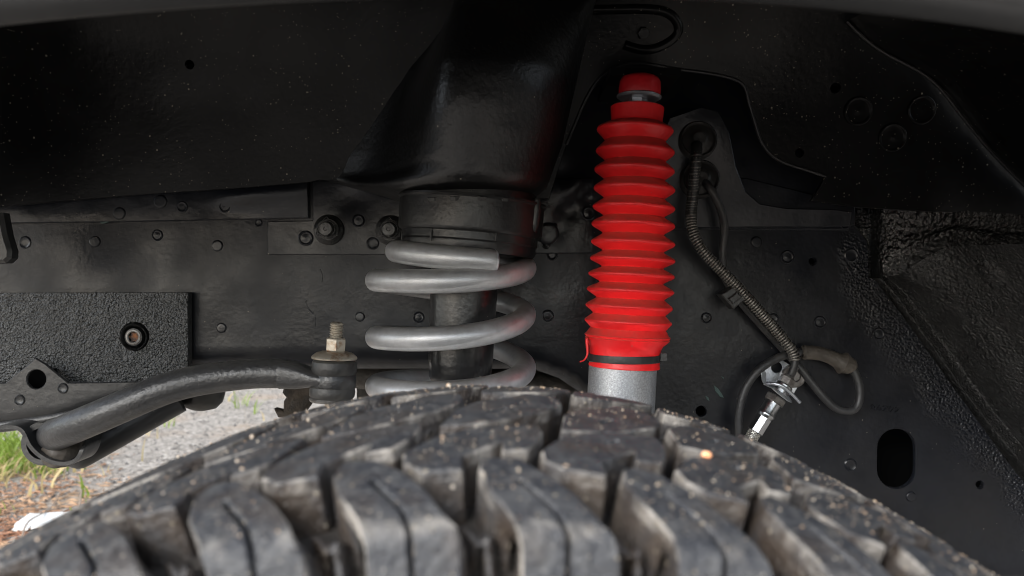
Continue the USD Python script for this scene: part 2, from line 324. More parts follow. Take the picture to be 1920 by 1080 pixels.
usdkit.material(stage, '/World/Looks/gravel', {
    'tc': ('texture_coordinate', {}), 'p': ('principled_bsdf', {'roughness': 0.9, 'specular_ior_level': 0.2}),
    'v': ('voronoi_texture', {'scale': 70.0, 'feature': 'f1'}), 'n': ('noise_texture', {'scale': 3.0, 'detail': 6.0}), 'n2': ('noise_texture', {'scale': 40.0, 'detail': 5.0}),
    'r': ('rgb_ramp', {'ramp': [(0, (0.155, 0.137, 0.118)), (0.5, (0.26, 0.234, 0.203)), (1, (0.39, 0.355, 0.315))]}),
    'sc': ('separate_color', {}), 'mx': ('mix_color', {'b': (0.30, 0.22, 0.15)}), 'mr': ('map_range', {'from_min': 0.5, 'from_max': 0.72, 'to_max': 0.6, 'clamp': True}),
    'b': ('bump', {'distance': 0.012})},
    [('tc.object', 'v.vector'), ('tc.object', 'n.vector'), ('tc.object', 'n2.vector'), ('v.color', 'sc.color'), ('sc.r', 'r.fac'), ('r.color', 'mx.a'), ('n.fac', 'mr.value'), ('mr.result', 'mx.fac'),
     ('mx.result', 'p.base_color'), ('n2.fac', 'b.height'), ('b.normal', 'p.normal')], surface='p.BSDF')
usdkit.material(stage, '/World/Looks/pebble', {
    'g': ('geometry', {}), 'r': ('rgb_ramp', {'ramp': [(0, (0.12, 0.11, 0.10)), (0.5, (0.26, 0.245, 0.228)), (0.8, (0.42, 0.40, 0.37)), (1, (0.28, 0.18, 0.12))]}), 'p': ('principled_bsdf', {'roughness': 0.85})},
    [('g.random_per_island', 'r.fac'), ('r.color', 'p.base_color')], surface='p.BSDF')
for nm, c0, c1 in (('grass_green', (0.16, 0.23, 0.03), (0.38, 0.38, 0.08)), ('grass_dry', (0.42, 0.33, 0.16), (0.30, 0.27, 0.10))):
    usdkit.material(stage, '/World/Looks/' + nm, {
        'g': ('geometry', {}), 'r': ('rgb_ramp', {'ramp': [(0, c0), (1, c1)]}), 'd': ('principled_bsdf', {'roughness': 0.6}), 't': ('translucent_bsdf', {}), 'm': ('mix_closure', {'fac': 0.35})},
        [('g.random_per_island', 'r.fac'), ('r.color', 'd.base_color'), ('r.color', 't.color'), ('d.BSDF', 'm.closure1'), ('t.BSDF', 'm.closure2')], surface='m.closure')

# ------------------------------------------------------------------ ground
GZ = CAMZ - 0.0462 - 2 * TYRE_R
G = np.array([[-60, -60, GZ], [60, -60, GZ], [60, 60, GZ], [-60, 60, GZ]])
single('ground', (G, np.array([[0, 1, 2], [0, 2, 3]])), 'gravel', 'pale grey gravel ground under and beyond the vehicle', kind='structure')

# ------------------------------------------------------------------ chassis rail (front face at y = 0.80)
YR = 0.80
def rail_bottom(x):      # z of the rail's lower edge
    pts = np.array([at(a, b, YR)[[0, 2]] for a, b in [(-400, 800), (-60, 800), (340, 694), (1000, 694), (1050, 712), (1100, 745), (1160, 790), (1240, 860), (1500, 1010), (1900, 1100), (2400, 1130)]])
    return np.interp(x, pts[:, 0], pts[:, 1])
dents = [at(a, b, YR)[[0, 2]].tolist() + [r, d] for a, b, r, d in [(1065, 395, .012, .004), (1080, 345, .02, -.005), (1050, 430, .014, .003), (1095, 370, .010, .004), (1060, 330, .012, .004), (660, 372, .02, .003), (600, 370, .03, -.002), (1330, 260, .04, -.006)]]
def rail_shape(x, z):
    d = np.clip(z - rail_bottom(x), 0, 1); R = 0.020
    y = np.where(d < R, R - np.sqrt(np.maximum(R * R - (R - d) ** 2, 0)), 0)
    y = y + (fbm(np.c_[x * 18, z * 18, x * 0], 3, 4) - 0.5) * 0.0022 + (fbm(np.c_[x * 55, z * 55, x * 0], 2, 9) - 0.5) * 0.0006
    for cx, cz, r, a in dents: y = y + a * np.exp(-((x - cx) ** 2 + (z - cz) ** 2) / (2 * (r * .6) ** 2))
    return y
rail = thing('chassis_rail', 'wide black painted chassis side rail dotted with spot welds behind the spring and shock', 'chassis rail', at(960, 690, YR))
top = [(1628, 520), (1625, 452), (1602, 425), (1602, 384), (1575, 300), (1400, 120), (1060, 120), (1040, 320), (-300, 320)]
low = [(-300, 800), (-60, 800), (340, 694), (1000, 694), (1050, 712), (1100, 745), (1160, 790), (1240, 860), (1500, 1010), (1900, 1100), (2000, 1110), (2010, 1010), (1900, 880), (1800, 745), (1690, 590), (1640, 525)]
rp = pxpoly(low + top, YR).buffer(0)
slot = LineString([at(1681, 840, YR)[[0, 2]], at(1681, 880, YR)[[0, 2]]]).buffer(mm(37, YR), 12)
holes = [circ(1524, 490, 8, YR), circ(1315, 771, 11, YR), circ(1837, 909, 8.5, YR), slot]
for h in holes: rp = rp.difference(h)
def rail_fn(p, h): return np.c_[p[:, 0], YR - h + rail_shape(p[:, 0], p[:, 1]), p[:, 1]]
V, F, tg = slab(rp, 0.0075, [(0.0, 0), (0.0007, -0.0012), (0.0007, -0.006)], rail_fn)
edge = LineString([at(a, b, YR)[[0, 2]] for a, b in [(1600, 470), (1650, 560), (1720, 660), (1830, 810), (1960, 970)]])
dist = shapely.distance(edge, shapely.points(V[:, 0], V[:, 2]))
tex = np.clip(1 - dist / 0.032 + (fbm(np.c_[V[:, 0] * 40, V[:, 2] * 40, V[:, 0] * 0], 3, 2) - .5) * 1.6, 0, 1)
obj('side_plate', (V, F, {'tex': tex}), 'chassis_paint', rail, smooth=True)
bx0, bx1 = at(-300, 0, YR)[0], at(2000, 0, YR)[0]
ip = Polygon([(x, rail_bottom(x) + .004) for x in np.linspace(bx0, bx1, 80)] + [(bx1, 1.05), (bx0, 1.05)])
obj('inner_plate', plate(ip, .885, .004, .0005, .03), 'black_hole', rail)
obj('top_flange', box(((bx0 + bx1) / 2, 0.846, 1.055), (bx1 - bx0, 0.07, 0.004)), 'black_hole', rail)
# lap plates on the rail
def lap(name, pts, t, mat='chassis_paint_plain', y=YR, shape=rail_shape, extra=None, step=0.006):
    t = t + .0012
    sh = (lambda x, z: shape(x, z) + (extra(x, z) if extra else 0))
    return obj(name, plate(pxpoly(pts, y), y - t, t + 0.004, 0.0009, step, sh), mat, rail, smooth=True)
def wrinkle(x, z):
    c = at(480, 385, YR); u = (x - c[0]) / 0.05; w = (z - c[2]) / 0.012
    return -0.0085 * np.exp(-(w - 0.9 - 0.4 * u) ** 2 * 1.5) * np.exp(-(u) ** 2 * 0.8) + 0.004 * np.exp(-((u + 0.9) ** 2 * 3 + (w - 0.6) ** 2)) - 0.003 * np.exp(-((u - 0.5) ** 2 * 5 + (w + 0.3) ** 2))
lap('lap_strip', [(-250, 422), (200, 417), (582, 410), (582, 330), (-250, 330)], 0.0035, extra=wrinkle)
lap('bolt_plate', [(503, 478), (700, 478), (1112, 475), (1112, 335), (588, 330), (588, 414), (503, 415)], 0.0018)
lap('upper_lap', [(1215, 430), (1590, 432), (1592, 425), (1601, 421), (1601, 384), (1400, 335), (1240, 335)], 0.0020)
zl = at(0, 432, YR)[2]
lean = lambda x, z: -np.maximum(z - zl, 0) * .22
lap('grommet_gusset', [(1215, 429), (1215, 300), (1245, 232), (1300, 214), (1330, 222), (1352, 258), (1370, 318), (1392, 362), (1420, 384), (1470, 392), (1560, 394), (1592, 398), (1592, 425)], 0.0030, extra=lean)
# spot welds and rivets
def weld(px, py, r, kind):
    t = 0.0030 if (px > 503 and 335 < py < 476 and px < 1112) or (py < 430 and px > 1215) else (0.0047 if py < 412 and px < 582 else 0)
    c = at(px, py, YR); c = np.array([c[0], YR - t + rail_shape(np.array([c[0]]), np.array([c[2]]))[0], c[2]]); q = mm(r, YR)
    if kind == 'dome': pr = [(q * 1.15, -.0006), (q * 1.05, .0004), (q * .93, .0012), (q * .78, .0014), (q * .3, .00135), (0, .0014)]
    elif kind == 'ring': pr = [(q * 1.3, -.0006), (q * 1.14, .0006), (q * 1.0, .0012), (q * .84, .0005), (q * .74, .0003), (q * .4, .0007), (0, .0009)]
    else: pr = [(q * 1.35, -.0006), (q * 1.15, .0004), (q * 1.0, .0008), (q * .82, .0003), (q * .5, .0001), (0, .0002)]
    obj('spot_weld', lathe(pr, c, (0, -1, 0), 18), 'chassis_paint_plain', rail, smooth=50)
for w in [(178, 453, 10, 'dome'), (295, 441, 9, 'ring'), (408, 461, 10, 'dome'), (228, 401, 11, 'dome'), (305, 379, 12, 'dome'), (425, 389, 9, 'ring'), (345, 389, 9, 'dim'), (548, 386, 10, 'ring'), (415, 615, 9, 'dome'), (47, 455, 10, 'dim'),
          (673, 415, 10, 'ring'), (575, 447, 12, 'ring'), (700, 457, 10, 'dim'), (675, 594, 8.5, 'dome'), (785, 595, 9, 'ring'), (1027, 592, 9.5, 'ring'), (1103, 401, 11, 'ring'), (1035, 478, 9, 'dim'), (1410, 404, 9, 'ring'),
          (1540, 416, 9, 'dim'), (1583, 420, 9, 'ring'), (1418, 454, 10, 'dome'), (1476, 482, 11, 'ring'), (1596, 479, 11, 'dim'), (1324, 596, 8.5, 'ring'), (1537, 604, 10, 'ring'), (1647, 626, 10, 'ring'), (1450, 597, 8, 'dim'),
          (1595, 872, 10, 'dim'), (1708, 931, 9, 'dome'), (485, 340 + 78, 6, 'dim')]:
    weld(*w)
# stamped digits
tm = meshkit.text_mesh('06292', mm(10.5, YR), 0.0014)
v = np.array(tm.vertices); w = v[:, 0].max(); o = at(1631, 768, YR)
tv = np.c_[o[0] + v[:, 0] * mm(54, YR) / w, YR - 0.0004 - v[:, 2] + rail_shape(np.array([o[0] + .014]), np.array([o[2]]))[0], o[2] + v[:, 1] - 0.0035 * v[:, 0] / w]
obj('stamped_number', (tv, np.array(tm.faces)), 'chassis_paint_plain', rail)
# rail bolts with flange and hex nut
def rail_bolt(px, py, name='flange_bolt'):
    c = at(px, py, YR - 0.004); n = (0, -1, 0)
    b = obj(name, lathe([(.0152, -.004), (.0152, .0015), (.0142, .0026), (.0118, .0032), (.0105, .0046), (0, .0046)], c, n, 40), 'bolt_black', rail, smooth=40)
    obj('hex_nut', hexprism(c + [0, -.0042, 0], n, 0.0145, 0.0075, .001, 0.5), 'bolt_black', b)
    obj('clip_ring', lathe([(.0082, .0118), (.0092, .0124), (.0086, .0132), (.0078, .0126), (.0082, .0118)], c, n, 28), 'bolt_grey', b, smooth=60)
    for k in range(3):
        a = math.pi / 2 + k * 2 * math.pi / 3; d = lambda q, ang: c + np.array([math.cos(ang) * q, -.0108, math.sin(ang) * q])
        obj('clip_tab', rings(np.array([d(.0086, a - .62), d(.0124, a), d(.0086, a + .62)]), .0005, seg=6), 'bolt_grey', b)
    obj('stud', lathe([(.0068, .004), (.0068, .0148), (.0060, .0158), (.0022, .0160), (.0014, .0152), (0, .0152)], c, n, 24), 'bolt_grey', b, smooth=40)
rail_bolt(617, 431); rail_bolt(733, 432)
c = at(1027, 438, YR - .004)
pl = obj('access_plug', lathe([(.0112, -.004), (.0112, .0022), (.0104, .003), (.0070, .0034), (0, .0034)], c, (0, -1, 0), 32), 'chassis_paint_plain', rail, smooth=40)
for a, b, r in ((1024, 459, .0045), (1040, 424, .0030), (1044, 434, .0022)):
    q = at(a, b, YR - .004); obj('paint_blob', lathe([(r, 0), (r * .8, r * .35), (r * .4, r * .5), (0, r * .52)], q, (0, -1, 0), 14), 'bolt_black', pl, smooth=True)
# old teal paint flecks scraped on the rail
for pts in ([(1338, 722), (1346, 728), (1353, 738), (1357, 746), (1350, 744), (1341, 733)], [(1322, 742), (1328, 745), (1330, 752), (1325, 749)], [(190, 418), (204, 413), (208, 417), (196, 420)], [(1352, 705), (1357, 708), (1356, 711)]):
    pg = pxpoly(pts, YR); c = pg.centroid
    yy = YR - (0.0034 if pts[0][0] < 300 else 0.0) + rail_shape(np.array([c.x]), np.array([c.y]))[0]
    obj('paint_fleck', plate(pg, yy - 0.0008, 0.0012, 0.0002, 0.002), 'teal_paint', rail)
# drips and runs of thick paint below the bolt plate
def run(pts, r, mat='chassis_paint_plain'):
    c = np.array([at(a, b, YR) for a, b in pts]); s = spline(c, 14); s[:, 1] = YR + rail_shape(s[:, 0], s[:, 2]) + r * 0.25
    obj('paint_run', rings(s, r * (0.75 + 0.5 * noise(s * 300)), seg=8), mat, rail, smooth=True)
run([(600, 505), (604, 515), (604, 528)], .0007); run([(573, 562), (578, 578), (588, 588)], .0007); run([(590, 592), (591, 602), (591, 612)], .0006)
run([(510, 470), (560, 471), (600, 468), (640, 470)], .0005); run([(540, 430), (541, 450), (546, 466)], .0005)

# ------------------------------------------------------------------ inner wing (wheel-arch panel above the rail) : sheet that leans and then curves into the arch roof
def wing_curve(t):        # t in [0, 1] along the sheet from the lower edge up and forward: (y, z)
    ks = np.array([[.772, .888], [.768, .94], [.757, 1.00], [.735, 1.06], [.70, 1.11], [.64, 1.15], [.55, 1.17], [.42, 1.165], [.285, 1.13]])
    s = np.r_[0, np.cumsum(np.linalg.norm(np.diff(ks, axis=0), axis=1))]; s /= s[-1]
    return CubicSpline(s, ks)(t)
ts = np.linspace(0, 1, 600); wc = wing_curve(ts); wlen = np.r_[0, np.cumsum(np.linalg.norm(np.diff(wc, axis=0), axis=1))]
def wing_y(z): return np.interp(z, wc[:300, 1], wc[:300, 0])
def wing_fn(p, h):        # p: (x, arc length along the sheet)
    y = np.interp(p[:, 1], wlen, wc[:, 0]); z = np.interp(p[:, 1], wlen, wc[:, 1])
    q = np.gradient(wc, axis=0); q /= np.linalg.norm(q, axis=1, keepdims=True)
    ty, tz = np.interp(p[:, 1], wlen, q[:, 0]), np.interp(p[:, 1], wlen, q[:, 1])
    b = (fbm(np.c_[p[:, 0] * 9, p[:, 1] * 9, p[:, 0] * 0], 3, 21) - .5) * 0.006 + h
    return np.c_[p[:, 0], y - tz * b, z + ty * b]
def wing_px(px, py):      # pixel -> (x, arc length) on the sheet
    zs = wc[:360, 1]; pys = 540 - (zs - CAMZ) * FPX / wc[:360, 0]
    k = np.argmin(abs(pys - py)) if py > -200 else 359
    return ((px - 960) / FPX * wc[k, 0], wlen[k])
wing = thing('inner_wing', 'dark dusty black inner wing panel forming the upper wheel arch above the rail', 'wheel arch panel', at(960, 380, .77))
E1 = [(-500, 398), (0, 387), (250, 366), (450, 352), (580, 341), (600, 338), (760, 352), (1000, 372), (1030, 372), (1062, 272), (1085, 215), (1102, 178), (1132, 140), (1170, 120), (1260, 128), (1370, 146), (1392, 158), (1402, 186), (1415, 230), (1430, 272), (1452, 296), (1500, 316), (1548, 330), (1521, 377), (1600, 388), (1700, 394), (2000, 408), (2350, 420)]
lowpts = [wing_px(a, b) for a, b in E1]
wp = Polygon(lowpts + [(lowpts[-1][0], wlen[-1]), (lowpts[0][0], wlen[-1])]).buffer(0)
for a, b, r in ((1566, 164, 9), (1499, 286, 8), (356, 121, 8), (912, 50, 6)):
    c = wing_px(a, b); wp = wp.difference(Point(c).buffer(mm(r, .75), 8))
V, F, tg = slab(wp, 0.011, [(-.0004, 0), (0, -.0008), (0, -.004)], wing_fn)
obj('arch_panel', (V, F), 'wing_paint', wing, smooth=True)
def on_wing(px, py, h): x, s = wing_px(px, py); return wing_fn(np.array([[x, s]]), np.array([h]))[0]
def bead(name, pts, r, parent, fn, n=60, mat='wing_paint'):
    c = spline([fn(a, b) for a, b in pts], n); obj(name, rings(c, r, seg=10), mat, parent, smooth=True)
bead('arch_edge', [(1062, 272), (1085, 215), (1102, 178), (1132, 140), (1170, 120), (1260, 128), (1370, 146), (1392, 158), (1402, 186), (1415, 230), (1430, 272), (1452, 296), (1500, 316), (1548, 330)], .0016, wing, lambda a, b: on_wing(a, b, .0005), 90, 'bracket_paint')
bead('arch_edge', [(1548, 330), (1535, 355), (1521, 377)], .0012, wing, lambda a, b: on_wing(a, b, .0005), 12)
for a, b in ((1608, 208), (1727, 207), (1673, 257)):        # three pressed rings
    c = on_wing(a, b, 0); r = mm(26, .75)
    obj('pressed_ring', lathe([(r * 1.1, -.001), (r * 1.03, .0016), (r * .95, .0022), (r * .86, .0012), (r * .8, .0002), (r * .3, .0004), (0, .0012)], c, (0, -.96, -.2), 28), 'wing_paint', wing, smooth=True)
c = on_wing(352, 121, .001); 
mp = box((at(1202, 0, .70)[0], .725, at(0, 146, .68)[2] + .0045), (.060, .10, .006)); obj('shock_mount', mp, 'wing_paint', wing)
# loop shaped bracket pressed into the panel above the shock
lp = [(985, 18), (1150, 17), (1220, 17), (1262, 32), (1272, 58), (1250, 82), (1205, 92), (1170, 84)]
bead('stiffening_loop', lp, .0045, wing, lambda a, b: on_wing(a, b, -.0005), 50)
obj('stud_nut', hexprism(on_wing(1205, 62, .0), (0, -.95, -.3), .010, .006, .001), 'bolt_black', wing)

# rear liner: undercoated surface coming forward on the right, built from measured points
liner = thing('wheel_arch_liner', 'black undercoated rear wheel arch liner with coarse glossy texture on the right', 'wheel arch liner', at(1800, 700, .75))
def patch(rows, nu, nv, amp, seed, sc=40):
    R = np.array([[at(*p) for p in r] for r in rows])
    n, m = R.shape[:2]
    P = CubicSpline(np.arange(m), R, axis=1, bc_type='natural')(np.linspace(0, m - 1, nu)); P = PchipInterpolator(np.arange(n), P, axis=0)(np.linspace(0, n - 1, nv))
    P[..., 1] += (fbm(P * sc, 4, seed) - .5) * amp
    return P
# lower face with its rim next to the rail
lowf = patch([[(1630, 522, .812), (1690, 598, .812), (1800, 752, .812), (1905, 886, .812), (2060, 1090, .812)],
              [(1652, 522, .795), (1708, 592, .795), (1818, 746, .795), (1925, 880, .795), (2080, 1085, .795)],
              [(1664, 520, .800), (1724, 585, .802), (1834, 735, .802), (1943, 872, .802), (2100, 1075, .802)],
              [(1690, 513, .775), (1775, 580, .770), (1893, 726, .762), (2003, 866, .76), (2170, 1070, .75)],
              [(1786, 462, .735), (1880, 560, .715), (2010, 715, .705), (2120, 860, .70), (2300, 1065, .69)],
              [(2000, 455, .60), (2150, 540, .58), (2300, 700, .56), (2440, 850, .55), (2600, 1060, .54)],
              [(2500, 440, .42), (2650, 520, .41), (2850, 690, .40), (3000, 850, .39), (3200, 1060, .38)]], 70, 110, .007, 3, 60)
obj('lower_face', grid(lowf), 'undercoat', liner, smooth=True)
# pocket between rail end and liner
fac = patch([[(1590, 380, .86), (1592, 450, .86), (1600, 530, .86), (1620, 560, .86)],
             [(1632, 388, .855), (1634, 450, .852), (1636, 515, .845), (1650, 545, .83)],
             [(1648, 390, .815), (1650, 450, .812), (1652, 505, .808), (1668, 535, .80)],
             [(1720, 396, .790), (1718, 440, .790), (1712, 480, .792), (1700, 560, .83)],
             [(1786, 398, .762), (1784, 425, .762), (1776, 448, .764), (1745, 560, .83)],
             [(1800, 396, .755), (1808, 425, .752), (1806, 452, .750), (1790, 560, .80)],
             [(1925, 402, .700), (1925, 440, .698), (1925, 470, .697), (1925, 560, .74)],
             [(2300, 410, .52), (2320, 440, .52), (2340, 470, .52), (2340, 500, .52)]], 40, 110, .004, 5, 70)
obj('upper_facet', grid(fac[:70]), 'undercoat_coarse', liner, smooth=True)
obj('upper_face', grid(fac[69:]), 'undercoat', liner, smooth=True)
# plug hanging on the liner at the right edge
c = at(1898, 432, .69); obj('clip_stud', rings(spline([c + [-.011, 0, .001], c, c + [.014, -.004, .0005]], 14), [.0016, .002, .0026, .002] * 3 + [.003, .0032], seg=10), 'undercoat', liner, smooth=True)
c = at(1905, 478, .685); d = np.array([.8, -.35, .55]); obj('drain_plug', lathe([(0, -.010), (.0035, -.009), (.0052, -.004), (.0056, .006), (.0072, .008), (.0075, .014), (0, .014)], c, d, 20), 'undercoat_coarse', liner, smooth=40)
obj('drain_boss', lathe([(.024, -.010), (.019, -.003), (.013, .001), (.009, .0015), (0, .001)], c + [0, .012, -.003], (-.5, -.85, 0), 24), 'undercoat', liner, smooth=True)
# upper liner above the slanting seam
sl = [(1588, 40), (1610, 62), (1660, 100), (1740, 145), (1790, 200), (1850, 275), (1925, 352), (2020, 440)]
upl = patch([[(a, b, float(on_wing(a, min(b, 390), 0)[1]) - .010) for a, b in sl],
             [(a + 26, b - 14, float(on_wing(a, min(b, 390), 0)[1]) - .022) for a, b in sl],
             [(a + 140, b - 60, .66) for a, b in sl],
             [(a + 420, b - 100, .52) for a, b in sl],
             [(a + 900, b - 130, .38) for a, b in sl]], 60, 60, .008, 8, 40)
obj('upper_sheet', grid(upl), 'wing_paint', liner, smooth=True)
bead('seam_edge', [(a, b) for a, b in sl], .0016, liner, lambda a, b: at(a, b, float(on_wing(a, min(b, 390), 0)[1]) - .0115), 60, 'bracket_paint')
# front liner, curving forward on the left
frl = patch([[(-40 - 30 * k, 392 - 90 * k, .765 - .012 * k) for k in range(6)], [(-160 - 40 * k, 384 - 90 * k, .70) for k in range(6)], [(-420 - 60 * k, 330 - 90 * k, .55) for k in range(6)], [(-900 - 90 * k, 240 - 80 * k, .38) for k in range(6)]], 40, 40, .006, 12, 40)
single('front_arch_liner', grid(frl), 'wing_paint', 'black front part of the wheel arch liner at the upper left edge', 'wheel arch liner', smooth=True)

# ------------------------------------------------------------------ spring tower
tower = thing('spring_tower', 'bulging glossy black spring tower standing over the silver coil spring', 'spring tower', at(885, 370, .70))
XA, YA = at(885, 0, .70)[0], .70
nz, nu = 70, 90
P = np.zeros((nz, nu, 3))
for i, f in enumerate(np.linspace(0, 1, nz)):
    z0 = .904 + f * .190
    rr = .0630 + .008 * min(f / .25, 1) ** .8 + .012 * f
    lean = .012 * f
    cl = np.interp(z0, [.904, .912, .922, .932, .955, .98, 1.03, 1.07, 1.12], [XA - .0615, XA - .082, XA - .118, at(592, 0, .765)[0], at(622, 0, .762)[0], at(665, 0, .76)[0], at(745, 0, .75)[0], at(830, 0, .73)[0], at(900, 0, .70)[0]])
    ctr = np.array([XA + .002 * f, YA])
    wy = float(wing_y(max(z0, .89))) + .006
    w = np.clip((z0 - .904) / .03, 0, 1); w = w * w * (3 - 2 * w)
    base_y = ctr[1] * (1 - w) + wy * w; fy = ctr[1] - .066 - .24 * min(z0 - .904, .10); fx = ctr[0] - .012 * w
    a = np.linspace(0, np.pi / 2, 40); pw = 2 / (2 + .25 * w)
    lf = np.c_[fx - (fx - cl) * np.cos(a) ** pw, base_y - (base_y - fy) * np.sin(a) ** pw]
    tl = np.linspace(0, 1, 40); sc_ = np.c_[cl + (fx - cl) * tl, base_y - (base_y - fy) * (.5 - .5 * np.cos(np.pi * tl ** 1.45))]
    lf = lf * (1 - .92 * w) + sc_ * .92 * w
    a = np.linspace(np.pi / 2, -.35, 34); rx = ctr[0] + rr * (1 + .35 * f) - fx
    rt_ = np.c_[fx + rx * np.cos(a), ctr[1] - (ctr[1] - fy) * np.sin(a)]
    poly = np.vstack([[cl, wy + .004], lf[1:], rt_[1:], [rt_[-1, 0] - .006, wy + .02]])
    s = np.r_[0, np.cumsum(np.linalg.norm(np.diff(poly, axis=0), axis=1))]
    u = np.linspace(0, 1, nu); q = np.c_[np.interp(u * s[-1], s, poly[:, 0]), np.interp(u * s[-1], s, poly[:, 1])]
    for _ in range(16): q[1:-1] = .25 * q[:-2] + .5 * q[1:-1] + .25 * q[2:]
    kk = np.clip((z0 - .965) / .132, 0, 1); kk = max(1 - kk ** 2.2, 0) ** .6
    q[:, 1] = (wy + .008) * (1 - kk) + q[:, 1] * kk
    P[i] = np.c_[q[:, 0], q[:, 1], np.full(nu, z0)]
# rounded lower lip: first rows tuck in
for i in range(5):
    k = (5 - i) / 5; c = np.array([XA, YA]); P[i, :, :2] += (c - P[i, :, :2]) * (.16 * k * k) * np.clip((np.linspace(0, 1, nu) - .2) / .15, 0, 1)[:, None]
P[..., 1] += (fbm(P * 30, 3, 31) - .5) * .003
obj('tower_shell', grid(P), 'tower_paint', tower, smooth=True)
obj('spring_seat', lathe([(.0, .012), (.052, .012), (.056, .006), (.055, -.012), (0, -.012)], (XA, YA, .902), (0.06, 0, 1), 48), 'tower_paint', tower, smooth=40)
for a0 in (-118, -62, -100, -80):
    a = math.radians(a0); c = np.array([XA + .059 * math.cos(a), YA + .059 * math.sin(a), .8985])
    obj('seat_tab', lathe([(.0001, -.002), (.006, -.002), (.0065, .001), (.0001, .0016)], c, (math.cos(a) * .3, math.sin(a) * .3, 1), 8), 'bracket_paint', tower)
# hump right of the tower top
hx = on_wing(990, 90, 0); obj('tower_hump', lathe([(.052, -.02), (.046, -.004), (.034, .004), (.018, .008), (0, .009)], hx + [0, .004, 0], (0, -.95, -.3), 32), 'wing_paint', tower, smooth=True)

# ------------------------------------------------------------------ rubber spring cup
cup = thing('spring_isolator_cup', 'black rubber isolator cup seated on top of the silver coil spring', 'spring isolator', at(885, 460, .70))
cd = np.array([.082, 0, 1.0]); cd /= np.linalg.norm(cd); cc = at(886, 384, .70)
obj('cup_wall', lathe([(.0595, .0005), (.0625, .0030), (.0648, .0035), (.0650, .0018), (.0634, .0002), (.0632, -.008), (.0630, -.0235), (.0618, -.0262)], cc, cd, 72), 'cup_rubber', cup, smooth=35)
obj('lower_ring', lathe([(.0612, -.0258), (.0598, -.0272), (.0598, -.0330), (.0586, -.0345), (.0588, -.0392), (.0572, -.0430), (.0525, -.0436), (.030, -.042)], cc, cd, 72), 'cup_rubber', cup, smooth=35)
for a0 in (-160, -118, -66, -20):
    a = math.radians(a0); u, v, _ = frame_of(cd); p = cc + cd * -.0305 + np.array([math.cos(a), math.sin(a), 0]) * .0603
    obj('mould_rib', rings(np.array([p + cd * .0048, p, p - cd * .0045]), [.0006, .0008, .0006], seg=6), 'cup_rubber', cup)
# vertical lug on the right of the cup
a = math.radians(-28); dr = np.array([math.cos(a), math.sin(a), 0]); p = cc + dr * .0628
obj('cup_lug', rings(np.array([p + cd * .0022, p - cd * .004, p - cd * .020, p - cd * .026]), [.0035, .0042, .0042, .002], seg=10), 'cup_rubber', cup, smooth=40)

# ------------------------------------------------------------------ coil spring
spring = thing('coil_spring', 'silver painted coil spring standing behind the tyre under the black tower', 'coil spring', at(846, 740, .70))
kn = np.array([(-68, .8462), (-110, .8500), (-180, .8575), (-270, .8560), (-360, .8425), (-405, .8345), (-450, .8300), (-540, .8318), (-630, .8205), (-720, .8016), (-810, .7846), (-900, .7822), (-990, .7755), (-1080, .7547), (-1170, .7410), (-1260, .7400), (-1350, .7370), (-1440, .7180), (-1530, .7030), (-1620, .7000), (-1700, .694)])
A = np.linspace(-68, -1700, 620)
zz = PchipInterpolator(-kn[:, 0], kn[:, 1])(-A)
g = np.exp(-((np.arange(-20, 21)) / 8.0) ** 2); g /= g.sum(); zz = np.convolve(np.pad(zz, 20, 'edge'), g, 'valid')
tt = np.clip((-A - 68) / 330, 0, 1); sm = tt * tt * (3 - 2 * tt)
rc = .0585 + .0062 * sm; cx = at(846, 0, .70)[0] + .0165 * (1 - sm)
C = np.c_[cx + rc * np.cos(np.radians(A)), .70 + rc * np.sin(np.radians(A)), zz]
WR = .00985
V, F = rings(C, np.r_[WR * .97, np.full(618, WR), WR * .97], seg=32, cap=False)
obj('coil_wire', (V, F), 'spring_paint', spring, smooth=True)
t0 = C[0] - C[1]; t0 /= np.linalg.norm(t0)
obj('cut_end', lathe([(WR * .97, -.0001), (WR * .96, .0012), (WR * .86, .0022), (0, .0024)], C[0], t0, 32), 'zinc', spring, smooth=40)

# bump stop / damper can inside the spring
can = thing('bump_stop_can', 'black cylindrical can running down the middle of the coil spring', 'bump stop')
o = at(862, 715, .70); d = at(873, 480, .70) - o
L = np.linalg.norm(d); r0 = .0283
obj('can_body', lathe([(0, -.002), (.020, -.002), (.0255, .000), (.0272, .004), (.0275, .010), (.0277, .014), (r0, .017), (r0 + .0006, L * .5), (r0 + .0012, L * .72), (r0 + .0012, L), (r0 + .0012, L + .03)], o, d, 56), 'damper_can', can, smooth=35)
obj('end_plug', lathe([(.018, -.001), (.0215, -.004), (.021, -.012), (.016, -.016), (0, -.016)], o, d, 32), 'rubber', can, smooth=35)

